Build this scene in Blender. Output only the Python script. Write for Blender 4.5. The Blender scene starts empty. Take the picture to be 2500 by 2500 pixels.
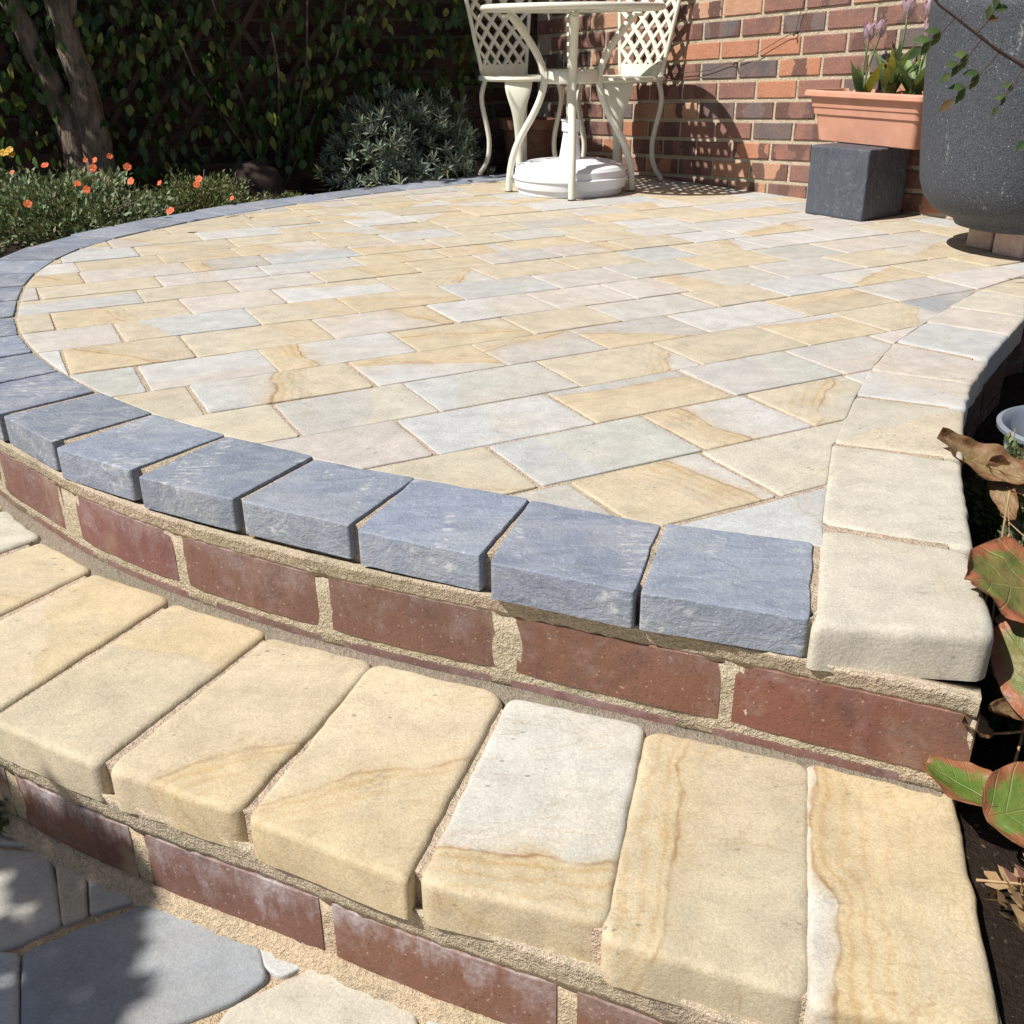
import bpy, math, random
from mathutils import Vector, Matrix, noise as mn
random.seed(7)
RND = random.random
def U(a, b): return a + (b - a) * RND()
sc = bpy.context.scene
col = sc.collection

# ------------------------------------------------------------------ camera
PITCH, ROLL, CAMH = 0.4403, -0.01, 0.58
cam_d = bpy.data.cameras.new('camera'); cam = bpy.data.objects.new('camera', cam_d); col.objects.link(cam)
cam_d.sensor_width = 36; cam_d.lens = 36 * 2463.3 / 2500; cam_d.clip_start = 0.02; cam_d.clip_end = 500
fw = Vector((0, math.cos(PITCH), -math.sin(PITCH))); rt = Vector((1, 0, 0)); up = rt.cross(fw)
rt2 = rt * math.cos(ROLL) + up * math.sin(ROLL); up2 = up * math.cos(ROLL) - rt * math.sin(ROLL)
cam.matrix_world = Matrix(((rt2.x, up2.x, -fw.x, 0), (rt2.y, up2.y, -fw.y, 0), (rt2.z, up2.z, -fw.z, CAMH), (0, 0, 0, 1)))
sc.camera = cam
# ------------------------------------------------------------------ light
SUN_AZ, SUN_EL = math.radians(68), math.radians(51)      # light travels towards azimuth 68 deg (from +Y to +X)
L = Vector((math.sin(SUN_AZ) * math.cos(SUN_EL), math.cos(SUN_AZ) * math.cos(SUN_EL), -math.sin(SUN_EL)))
sun_d = bpy.data.lights.new('sun', 'SUN'); sun = bpy.data.objects.new('sun', sun_d); col.objects.link(sun)
sun_d.energy = 4.8; sun_d.angle = math.radians(0.53); sun_d.color = (1, 0.965, 0.915)
sun.rotation_euler = L.to_track_quat('-Z', 'Y').to_euler(); sun.location = (-6, -3, 8)
wd = bpy.data.worlds.new('World'); sc.world = wd; wd.use_nodes = True
wt = wd.node_tree; bg = wt.nodes['Background']
sky = wt.nodes.new('ShaderNodeTexSky'); sky.sky_type = 'NISHITA'; sky.sun_disc = False
sky.sun_elevation = SUN_EL; sky.sun_rotation = math.atan2(-L.x, -L.y); sky.dust_density = 1.2
wt.links.new(sky.outputs[0], bg.inputs[0]); bg.inputs[1].default_value = 0.05
sc.view_settings.view_transform = 'Standard'; sc.view_settings.look = 'None'
sc.view_settings.exposure = 0.36; sc.view_settings.gamma = 1
sc.cycles.max_bounces = 4; sc.cycles.diffuse_bounces = 2; sc.cycles.glossy_bounces = 2; sc.cycles.transmission_bounces = 2; sc.cycles.transparent_max_bounces = 4
sc.render.resolution_x = sc.render.resolution_y = 1024

# ------------------------------------------------------------------ node helpers
class NT:
    def __init__(s, name):
        s.m = bpy.data.materials.new(name); s.m.use_nodes = True; s.t = s.m.node_tree
        s.b = s.t.nodes['Principled BSDF']; s.out = s.t.nodes['Material Output']
        s.b.inputs['Specular IOR Level'].default_value = 0.25
    def n(s, typ, **kw):
        nd = s.t.nodes.new(typ)
        for k, v in kw.items(): setattr(nd, k, v)
        return nd
    def set(s, sock, v):
        if v is None: return
        if hasattr(v, 'is_output'): s.t.links.new(v, sock)
        elif hasattr(v, '__len__') and len(v) == 3 and sock.type == 'RGBA': sock.default_value = (*v, 1)
        else: sock.default_value = v
    def math(s, op, a, b=None, c=None, clamp=False):
        nd = s.n('ShaderNodeMath', operation=op, use_clamp=clamp); s.set(nd.inputs[0], a); s.set(nd.inputs[1], b)
        if c is not None: s.set(nd.inputs[2], c)
        return nd.outputs[0]
    def vm(s, op, a, b=None):
        nd = s.n('ShaderNodeVectorMath', operation=op); s.set(nd.inputs[0], a)
        if b is not None:
            if op == 'SCALE': s.set(nd.inputs[3], b)
            else: s.set(nd.inputs[1], b)
        return nd.outputs[1] if op in ('DOT_PRODUCT', 'LENGTH') else nd.outputs[0]
    def mix(s, f, a, b, mode='MIX'):
        nd = s.n('ShaderNodeMix', data_type='RGBA', blend_type=mode); nd.clamp_factor = True
        s.set(nd.inputs[0], f); s.set(nd.inputs[6], a); s.set(nd.inputs[7], b); return nd.outputs[2]
    def noise(s, v, sc_, det=3, rough=0.55, dist=0.0):
        nd = s.n('ShaderNodeTexNoise'); s.set(nd.inputs['Vector'], v); s.set(nd.inputs['Scale'], sc_)
        nd.inputs['Detail'].default_value = det; nd.inputs['Roughness'].default_value = rough; nd.inputs['Distortion'].default_value = dist
        return nd.outputs[0]
    def vor(s, v, sc_, feat='F1'):
        nd = s.n('ShaderNodeTexVoronoi', feature=feat); s.set(nd.inputs['Vector'], v); s.set(nd.inputs['Scale'], sc_); return nd.outputs['Distance']
    def mr(s, v, a, b, c=0.0, d=1.0, smooth=False):
        nd = s.n('ShaderNodeMapRange', interpolation_type='SMOOTHSTEP' if smooth else 'LINEAR')
        s.set(nd.inputs[0], v)
        for i, x in enumerate((a, b, c, d)): s.set(nd.inputs[i + 1], x)
        return nd.outputs[0]
    def obj(s): return s.n('ShaderNodeTexCoord').outputs['Object']
    def info(s): return s.n('ShaderNodeObjectInfo')
    def attr(s, name, typ='OBJECT'):
        nd = s.n('ShaderNodeAttribute', attribute_type=typ, attribute_name=name); return nd
    def sep(s, v):
        nd = s.n('ShaderNodeSeparateXYZ'); s.set(nd.inputs[0], v); return nd.outputs
    def comb(s, x, y, z):
        nd = s.n('ShaderNodeCombineXYZ'); s.set(nd.inputs[0], x); s.set(nd.inputs[1], y); s.set(nd.inputs[2], z); return nd.outputs[0]
    def bump(s, h, strength=0.5, dist=0.004, prev=None):
        nd = s.n('ShaderNodeBump'); nd.inputs['Strength'].default_value = strength; nd.inputs['Distance'].default_value = dist
        s.set(nd.inputs['Height'], h)
        if prev is not None: s.set(nd.inputs['Normal'], prev)
        return nd.outputs[0]
    def done(s, color=None, rough=0.8, normal=None, spec=None, **kw):
        s.set(s.b.inputs['Base Color'], color); s.set(s.b.inputs['Roughness'], rough); s.set(s.b.inputs['Normal'], normal)
        if spec is not None: s.set(s.b.inputs['Specular IOR Level'], spec)
        for k, v in kw.items(): s.set(s.b.inputs[k.replace('_', ' ')], v)
        return s.m
def rcoord(t, k=1.0):
    """object coordinates shifted by a random per-object offset"""
    i = t.info(); r = i.outputs['Random']
    off = t.comb(t.math('MULTIPLY', r, 37.3), t.math('MULTIPLY', r, 91.7), t.math('MULTIPLY', r, 13.1))
    P = t.obj(); return P, t.vm('ADD', P, off), i

def mat_sandstone():
    t = NT('sandstone'); P, Q, i = rcoord(t)
    c2 = t.attr('col2').outputs['Color']; sp = t.attr('split').outputs['Vector']; am = t.attr('veins').outputs['Fac']
    s = t.sep(sp); n2 = t.comb(s[0], s[1], 0.35)
    n1 = t.noise(Q, 9, 4, 0.55); n0 = t.noise(Q, 2.2, 2)
    wob = t.math('ADD', t.math('MULTIPLY', t.math('SUBTRACT', n1, 0.5), 0.055), t.math('MULTIPLY', t.math('SUBTRACT', n0, 0.5), 0.075))
    d = t.math('ADD', t.math('SUBTRACT', t.vm('DOT_PRODUCT', P, n2), s[2]), wob)
    am = t.math('MULTIPLY', am, t.mr(t.noise(Q, 15, 3, 0.6), 0.34, 0.62, 0.25, 1.0))
    side = t.mr(d, -0.004, 0.004, smooth=True)
    base = t.mix(side, i.outputs['Color'], c2)
    hue = t.noise(Q, 4.5, 3); base = t.mix(t.mr(hue, 0.52, 0.78, 0, 0.5), base, t.mix(0.45, base, (0.50, 0.38, 0.21)))
    base = t.mix(t.mr(t.noise(Q, 3.1, 3), 0.58, 0.8, 0, 0.45), base, (0.47, 0.44, 0.40))
    # bands on the far side of the boundary, fading with distance
    ph = t.math('ADD', t.math('MULTIPLY', d, 330.0), t.math('MULTIPLY', t.noise(Q, 17, 3), 7.0))
    band = t.math('POWER', t.math('ADD', t.math('MULTIPLY', t.math('SINE', ph), 0.5), 0.5), 3.0)
    fade = t.math('EXPONENT', t.math('MULTIPLY', t.math('ABSOLUTE', d), -19.0))
    bf = t.math('MULTIPLY', t.math('MULTIPLY', band, fade), t.math('MULTIPLY', am, t.mr(side, 0, 1, 0.2, 1.0)))
    base = t.mix(bf, base, (0.42, 0.27, 0.11))
    broad = t.math('MULTIPLY', t.math('EXPONENT', t.math('MULTIPLY', t.math('ABSOLUTE', d), -34.0)), t.math('MULTIPLY', am, 0.6))
    base = t.mix(broad, base, (0.47, 0.34, 0.17))
    line = t.math('MULTIPLY', t.math('EXPONENT', t.math('MULTIPLY', t.math('POWER', t.math('DIVIDE', d, t.mr(t.noise(Q, 31, 2), 0.3, 0.7, 0.0012, 0.0042)), 2.0), -1.0)), am)
    base = t.mix(t.math('MULTIPLY', line, 0.85), base, (0.27, 0.15, 0.065))
    # faint second vein set, everywhere
    w2 = t.noise(t.vm('MULTIPLY', Q, (7, 18, 7)), 1.0, 4, 0.6, 1.2)
    vein = t.mr(t.math('ABSOLUTE', t.math('SUBTRACT', w2, 0.5)), 0.0, 0.016, 0.4, 0.0)
    base = t.mix(t.math('MULTIPLY', vein, t.mr(am, 0, 1, 0.12, 0.9)), base, (0.33, 0.2, 0.085))
    m1 = t.noise(Q, 21, 4, 0.65); g1 = t.noise(Q, 260, 1, 0.7); g2 = t.noise(Q, 700, 0)
    val = t.math('MULTIPLY', t.mr(m1, 0.3, 0.7, 0.86, 1.12), t.math('MULTIPLY', t.mr(g1, 0.3, 0.7, 0.91, 1.08), t.mr(g2, 0.3, 0.7, 0.92, 1.08)))
    base = t.mix(1.0, base, t.comb(val, val, val), 'MULTIPLY')
    # stretched pits
    pv = t.vor(t.vm('MULTIPLY', Q, (46, 88, 60)), 1.0)
    pit = t.math('MULTIPLY', t.mr(pv, 0.10, 0.2, 1, 0, smooth=True), t.mr(t.noise(Q, 7.5, 3), 0.57, 0.68))
    base = t.mix(t.math('MULTIPLY', pit, 0.72), base, (0.15, 0.14, 0.125))
    smud = t.math('MULTIPLY', t.mr(t.noise(Q, 12, 5, 0.75), 0.58, 0.70), t.mr(t.noise(Q, 150, 2), 0.45, 0.62))
    base = t.mix(t.math('MULTIPLY', smud, 0.4), base, (0.16, 0.155, 0.14))
    h = t.math('ADD', t.math('MULTIPLY', m1, 0.9), t.math('ADD', t.math('MULTIPLY', g1, 0.5), t.math('MULTIPLY', pit, -0.7)))
    
    return t.done(base, t.mr(g1, 0.3, 0.7, 0.68, 0.9), t.bump(h, 0.30, 0.0036))
def mat_slate():
    t = NT('blue_slate'); P, Q, i = rcoord(t)
    st = t.noise(t.vm('MULTIPLY', Q, (16, 38, 38)), 1.0, 4, 0.7, 0.8)
    base = t.mix(t.mr(st, 0.32, 0.7), (0.168, 0.19, 0.24), (0.25, 0.275, 0.33)); base = t.mix(1.0, base, i.outputs['Color'], 'MULTIPLY')
    cl = t.mr(t.noise(t.vm('MULTIPLY', Q, (5, 9, 8)), 1.0, 5, 0.75, 0.5), 0.47, 0.72, 0, 0.6); base = t.mix(cl, base, (0.37, 0.38, 0.375))
    sc1 = t.noise(t.vm('MULTIPLY', Q, (14, 26, 20)), 1.0, 5, 0.72, 2.2)
    vn = t.math('MULTIPLY', t.mr(t.math('ABSOLUTE', t.math('SUBTRACT', sc1, 0.5)), 0.0, 0.008, 0.5, 0.0), t.mr(t.noise(Q, 10, 2), 0.5, 0.62)); base = t.mix(vn, base, (0.47, 0.47, 0.44))
    w3 = t.noise(t.vm('MULTIPLY', Q, (26, 6, 26)), 1.0, 1, 0.5, 0.3)
    scu = t.math('MULTIPLY', t.mr(w3, 0.56, 0.64, 0, 1), t.mr(t.noise(t.vm('MULTIPLY', Q, (40, 120, 80)), 1.0, 3, 0.7), 0.5, 0.66, 0, 0.75))
    base = t.mix(scu, base, (0.50, 0.50, 0.48))
    sp = t.mr(t.noise(Q, 330, 2, 0.6), 0.64, 0.72, 0, 0.8); base = t.mix(sp, base, (0.55, 0.54, 0.5))
    h = t.math('ADD', t.math('MULTIPLY', st, 1.5), t.math('ADD', t.math('MULTIPLY', t.noise(Q, 180, 2), 0.5), t.math('MULTIPLY', t.noise(Q, 38, 3, 0.6), 0.9)))
    return t.done(base, t.mr(st, 0.3, 0.7, 0.62, 0.82), t.bump(h, 0.5, 0.005), spec=0.3)
def mat_mortar():
    t = NT('mortar'); P, Q, i = rcoord(t)
    a = t.noise(Q, 7, 3, 0.6); g = t.noise(Q, 170, 2, 0.7); g3 = t.noise(Q, 480, 1, 0.7)
    c = t.mix(t.mr(a, 0.35, 0.7), (0.40, 0.345, 0.255), (0.47, 0.375, 0.30)); c = t.mix(1.0, c, i.outputs['Color'], 'MULTIPLY')
    c = t.mix(t.mr(t.noise(Q, 11, 5, 0.7), 0.56, 0.7, 0, 0.55), c, (0.2, 0.175, 0.14))
    v = t.math('MULTIPLY', t.mr(g, 0.28, 0.7, 0.74, 1.16), t.mr(g3, 0.3, 0.7, 0.82, 1.15)); c = t.mix(1.0, c, t.comb(v, v, v), 'MULTIPLY')
    h = t.math('ADD', g, t.math('ADD', t.math('MULTIPLY', g3, 0.6), t.math('MULTIPLY', t.noise(Q, 45, 3), 1.3)))
    return t.done(c, 0.95, t.bump(h, 0.9, 0.0045), spec=0.1)
def mat_riser_brick():
    t = NT('red_engineering_brick'); P, Q, i = rcoord(t); z = t.sep(P)[2]
    c = t.mix(t.noise(Q, 11, 5, 0.65), (0.13, 0.066, 0.048), (0.245, 0.118, 0.08)); c = t.mix(1.0, c, i.outputs['Color'], 'MULTIPLY')
    sp = t.mr(t.noise(Q, 240, 2, 0.6), 0.63, 0.7, 0, 0.85); c = t.mix(sp, c, (0.06, 0.035, 0.03))
    sp2 = t.mr(t.noise(Q, 170, 2, 0.6), 0.66, 0.72, 0, 0.7); c = t.mix(sp2, c, (0.47, 0.33, 0.25))
    ef = t.attr('bloom').outputs['Fac']
    stz = t.noise(t.vm('MULTIPLY', Q, (26, 26, 9)), 1.0, 4, 0.7)
    e = t.math('MULTIPLY', t.mr(t.math('ADD', stz, t.math('MULTIPLY', z, 4.2)), 0.46, 0.72, 0, 1, True), ef)
    e = t.math('MULTIPLY', t.math('MULTIPLY', e, t.mr(t.noise(Q, 9, 4, 0.7), 0.38, 0.62, 0.1, 0.85)), t.mr(t.noise(Q, 130, 2, 0.75), 0.3, 0.62, 0.35, 1))
    c = t.mix(e, c, (0.48, 0.44, 0.45))
    dk = t.mr(t.noise(Q, 8, 5, 0.7), 0.55, 0.72, 0, 0.6); c = t.mix(dk, c, (0.075, 0.045, 0.038))
    film = t.mr(t.noise(Q, 14, 5, 0.75), 0.52, 0.75, 0, 0.4); c = t.mix(film, c, (0.38, 0.32, 0.30))
    buff = t.math('MULTIPLY', t.mr(t.noise(Q, 5.5, 3), 0.6, 0.68, 0, 0.85), ef); c = t.mix(buff, c, (0.42, 0.34, 0.22))
    h = t.math('ADD', t.noise(Q, 60, 4, 0.6), t.math('MULTIPLY', t.noise(Q, 260, 2), 0.6))
    return t.done(c, 0.72, t.bump(h, 0.35, 0.003), spec=0.3)
def mat_wall_brick():
    t = NT('multi_stock_brick'); P, Q, i = rcoord(t)
    c = t.mix(t.mr(t.noise(Q, 10, 4, 0.6), 0.35, 0.68), i.outputs['Color'], t.attr('col2').outputs['Color'])
    # kiln marks: bands across the brick face
    s = t.sep(P); along = t.math('ADD', t.math('MULTIPLY', s[0], 0.575), t.math('MULTIPLY', s[1], -0.818))
    w = t.math('SINE', t.math('ADD', t.math('MULTIPLY', along, 46.0), t.math('ADD', t.math('MULTIPLY', i.outputs['Random'], 40.0), t.math('MULTIPLY', t.noise(Q, 13, 3), 6.5))))
    k = t.math('MULTIPLY', t.mr(w, 0.15, 0.3, 0, 1, True), t.attr('veins').outputs['Fac'])
    burnt = t.mix(t.noise(Q, 24, 3), (0.10, 0.06, 0.055), (0.17, 0.085, 0.06)); c = t.mix(k, c, burnt)
    rim = t.math('MULTIPLY', t.mr(t.math('ABSOLUTE', t.math('SUBTRACT', w, 0.22)), 0.0, 0.16, 0.7, 0), t.attr('veins').outputs['Fac'])
    c = t.mix(rim, c, (0.1, 0.1, 0.12))
    sp = t.mr(t.noise(Q, 210, 2, 0.6), 0.62, 0.7, 0, 0.6); c = t.mix(sp, c, (0.09, 0.05, 0.04))
    sp2 = t.mr(t.noise(Q, 170, 2, 0.6), 0.67, 0.73, 0, 0.6); c = t.mix(sp2, c, (0.6, 0.5, 0.42))
    h = t.math('ADD', t.noise(Q, 70, 4, 0.6), t.noise(Q, 26, 3))
    return t.done(c, 0.85, t.bump(h, 0.6, 0.004))
def mat_soil():
    t = NT('soil'); P = t.n('ShaderNodeNewGeometry').outputs['Position']
    c = t.mix(t.noise(P, 26, 5, 0.7), (0.020, 0.015, 0.011), (0.085, 0.062, 0.045))
    c = t.mix(t.mr(t.noise(P, 95, 3), 0.64, 0.7, 0, 0.8), c, (0.26, 0.19, 0.14))
    return t.done(c, 0.98, t.bump(t.noise(P, 60, 6, 0.75), 1.0, 0.03), spec=0.05)
def mat_simple(name, c, rough=0.5, spec=0.4, var=0.1, scale=30, bump=0.1, dirt=None):
    t = NT(name); P, Q, i = rcoord(t); nz = t.noise(Q, scale, 4, 0.6)
    v = t.mr(nz, 0.3, 0.7, 1 - var, 1 + var); cc = t.mix(1.0, c, t.comb(v, v, v), 'MULTIPLY')
    if dirt: cc = t.mix(t.mr(t.noise(Q, scale * 0.5, 5, 0.7), 0.55, 0.75, 0, 0.5), cc, dirt)
    return t.done(cc, rough, t.bump(t.noise(Q, scale * 5, 3), bump, 0.002), spec=spec)
def mat_leaf(name, c1, c2, c3, rough=0.45, trans=0.25):
    t = NT(name); a = t.attr('var', 'GEOMETRY').outputs['Color']; s = t.sep(a)
    c = t.mix(s[0], c1, c2); c = t.mix(t.mr(s[1], 0.86, 0.92), c, c3)
    P = t.obj(); v = t.mr(t.noise(P, 90, 2), 0.3, 0.7, 0.82, 1.15); c = t.mix(1.0, c, t.comb(v, v, v), 'MULTIPLY')
    tr = t.n('ShaderNodeBsdfTranslucent'); t.set(tr.inputs[0], t.mix(1.0, c, (1.0, 1.0, 0.55), 'MULTIPLY'))
    mx = t.n('ShaderNodeMixShader'); mx.inputs[0].default_value = trans
    t.t.links.new(t.b.outputs[0], mx.inputs[1]); t.t.links.new(tr.outputs[0], mx.inputs[2]); t.t.links.new(mx.outputs[0], t.out.inputs[0])
    return t.done(c, rough, spec=0.4)
def mat_bigleaf(name, green, mid, edge, rough=0.5):
    """broad leaf: 'uvx' point attribute = (along, across -1..1, edge 0..1)"""
    t = NT(name); s = t.sep(t.attr('var', 'GEOMETRY').outputs['Color']); P, Q, i = rcoord(t)
    e = t.math('ADD', s[2], t.math('MULTIPLY', t.math('SUBTRACT', t.noise(Q, 34, 4, 0.6), 0.5), 0.95))
    c = t.mix(t.mr(t.noise(Q, 22, 4, 0.65), 0.35, 0.7), green, mid); c = t.mix(t.mr(t.noise(Q, 55, 4, 0.7), 0.56, 0.7, 0, 0.7), c, edge)
    c = t.mix(t.mr(e, 0.5, 0.8, 0, 1, True), c, edge); c = t.mix(t.mr(e, 0.98, 1.1, 0, 0.8), c, (0.12, 0.06, 0.03))
    x = t.math('ABSOLUTE', t.math('SUBTRACT', s[1], 0.5))
    rib = t.mr(x, 0.0, 0.016, 0.55, 0)
    sv = t.math('SINE', t.math('ADD', t.math('MULTIPLY', t.math('SUBTRACT', s[0], t.math('MULTIPLY', x, 0.55)), 34.0), t.math('MULTIPLY', t.noise(Q, 14, 2), 2.0)))
    rib = t.math('MAXIMUM', rib, t.mr(sv, 0.94, 1.0, 0, 0.3))
    c = t.mix(rib, c, (0.42, 0.43, 0.14))
    h = t.math('ADD', t.math('MULTIPLY', rib, -0.6), t.noise(Q, 45, 3))
    tr = t.n('ShaderNodeBsdfTranslucent'); t.set(tr.inputs[0], c); mx = t.n('ShaderNodeMixShader'); mx.inputs[0].default_value = 0.28
    t.t.links.new(t.b.outputs[0], mx.inputs[1]); t.t.links.new(tr.outputs[0], mx.inputs[2]); t.t.links.new(mx.outputs[0], t.out.inputs[0])
    return t.done(c, rough, t.bump(h, 0.7, 0.006), spec=0.5)
def mat_bark():
    t = NT('bark'); P = t.obj(); n = t.noise(t.vm('MULTIPLY', P, (1, 1, 0.25)), 40, 5, 0.7)
    c = t.mix(t.mr(n, 0.35, 0.65), (0.085, 0.06, 0.042), (0.29, 0.22, 0.165))
    return t.done(c, 0.9, t.bump(n, 0.9, 0.012))
def mat_darkpot():
    t = NT('dark_flecked_fibre_clay'); P = t.obj()
    c = t.mix(t.mr(t.noise(P, 260, 2, 0.7), 0.4, 0.62), (0.038, 0.042, 0.051), (0.095, 0.102, 0.118))
    f = t.mr(t.noise(P, 150, 2, 0.6), 0.68, 0.74, 0, 0.85); c = t.mix(f, c, (0.42, 0.42, 0.42))
    st = t.math('MULTIPLY', t.mr(t.noise(t.vm('MULTIPLY', P, (14, 14, 3)), 1.0, 5, 0.7), 0.62, 0.7, 0, 0.7), t.mr(t.noise(P, 120, 3), 0.45, 0.6)); c = t.mix(st, c, (0.4, 0.4, 0.39))
    return t.done(c, 0.62, t.bump(t.noise(P, 230, 3, 0.7), 0.5, 0.003), spec=0.35)
def mat_rockcube():
    t = NT('dark_moulded_stone'); P = t.obj()
    c = t.mix(t.noise(P, 20, 4), (0.058, 0.066, 0.084), (0.105, 0.115, 0.138))
    f = t.mr(t.noise(P, 110, 2, 0.5), 0.72, 0.76, 0, 0.8); c = t.mix(f, c, (0.5, 0.5, 0.5))
    rid = t.noise(t.vm('MULTIPLY', P, (26, 26, 9)), 1.0, 5, 0.6, 1.6)
    return t.done(c, 0.5, t.bump(rid, 0.7, 0.02), spec=0.45)
M = dict(sand=mat_sandstone(), slate=mat_slate(), mortar=mat_mortar(), rbrick=mat_riser_brick(), wbrick=mat_wall_brick(), soil=mat_soil(), bark=mat_bark(), pot=mat_darkpot(), cube=mat_rockcube(),
    cream=mat_simple('cream_painted_aluminium', (0.74, 0.72, 0.60), 0.42, 0.45, 0.05, 30, 0.08, (0.60, 0.56, 0.42)),
    white=mat_simple('white_plastic', (0.80, 0.80, 0.82), 0.35, 0.5, 0.02, 20, 0.03),
    terra=mat_simple('terracotta_plastic', (0.56, 0.285, 0.195), 0.6, 0.3, 0.08, 18, 0.12, (0.60, 0.37, 0.28)),
    terra_dirty=mat_simple('old_terracotta', (0.23, 0.12, 0.08), 0.9, 0.2, 0.25, 12, 0.3, (0.25, 0.22, 0.19)),
    footbrick=mat_simple('pale_pink_brick', (0.62, 0.46, 0.385), 0.95, 0.1, 0.16, 60, 0.8, (0.66, 0.57, 0.5)),
    pavegrey=mat_simple('grey_sandstone', (0.30, 0.31, 0.32), 0.85, 0.2, 0.15, 25, 0.4),
    wire=mat_simple('rusty_wire', (0.09, 0.055, 0.045), 0.7, 0.3), lath=mat_simple('brown_lath', (0.085, 0.055, 0.04), 0.85, 0.2, 0.2, 40, 0.3),  # lath brown lowered to stand in for shade on the back wall
    steel=mat_simple('galvanised_steel', (0.22, 0.25, 0.285), 0.38, 0.6, 0.12, 18, 0.1),
    silver=mat_leaf('silver_green_leaf', (0.17, 0.22, 0.17), (0.31, 0.37, 0.29), (0.34, 0.33, 0.14), 0.55, 0.12),
    rock=mat_leaf('grey_green_leaf', (0.11, 0.155, 0.075), (0.27, 0.33, 0.17), (0.28, 0.22, 0.11), 0.55, 0.15),
    thyme=mat_leaf('olive_leaf', (0.09, 0.125, 0.045), (0.24, 0.27, 0.11), (0.29, 0.22, 0.11), 0.5, 0.2),
    climb=mat_leaf('glossy_green_leaf', (0.022, 0.055, 0.012), (0.085, 0.15, 0.035), (0.26, 0.29, 0.07), 0.32, 0.3),  # darkest green lowered to stand in for shade at the back
    tulipleaf=mat_leaf('tulip_leaf', (0.15, 0.235, 0.10), (0.26, 0.345, 0.16), (0.50, 0.42, 0.09), 0.42, 0.25),
    roseleaf=mat_leaf('rose_leaf', (0.05, 0.085, 0.03), (0.11, 0.16, 0.055), (0.17, 0.11, 0.05), 0.4, 0.25),
    petal=mat_leaf('mauve_petal', (0.55, 0.38, 0.50), (0.68, 0.55, 0.63), (0.42, 0.22, 0.38), 0.5, 0.4),
    orange=mat_leaf('orange_petal', (0.72, 0.10, 0.03), (0.80, 0.19, 0.06), (0.8, 0.32, 0.05), 0.55, 0.25),
    yellow=mat_leaf('yellow_petal', (0.75, 0.42, 0.03), (0.8, 0.5, 0.06), (0.5, 0.16, 0.03), 0.55, 0.25),
    straw=mat_leaf('dry_leaf', (0.28, 0.17, 0.08), (0.45, 0.31, 0.16), (0.16, 0.07, 0.05), 0.7, 0.1),
    berg=mat_bigleaf('bergenia_leaf', (0.10, 0.19, 0.025), (0.20, 0.24, 0.05), (0.33, 0.13, 0.055)),
    bergred=mat_bigleaf('reddened_bergenia_leaf', (0.15, 0.19, 0.04), (0.26, 0.21, 0.07), (0.38, 0.14, 0.065)),
    deadleaf=mat_bigleaf('dead_bergenia_leaf', (0.30, 0.19, 0.085), (0.36, 0.235, 0.12), (0.26, 0.13, 0.055), 0.6))

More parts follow.
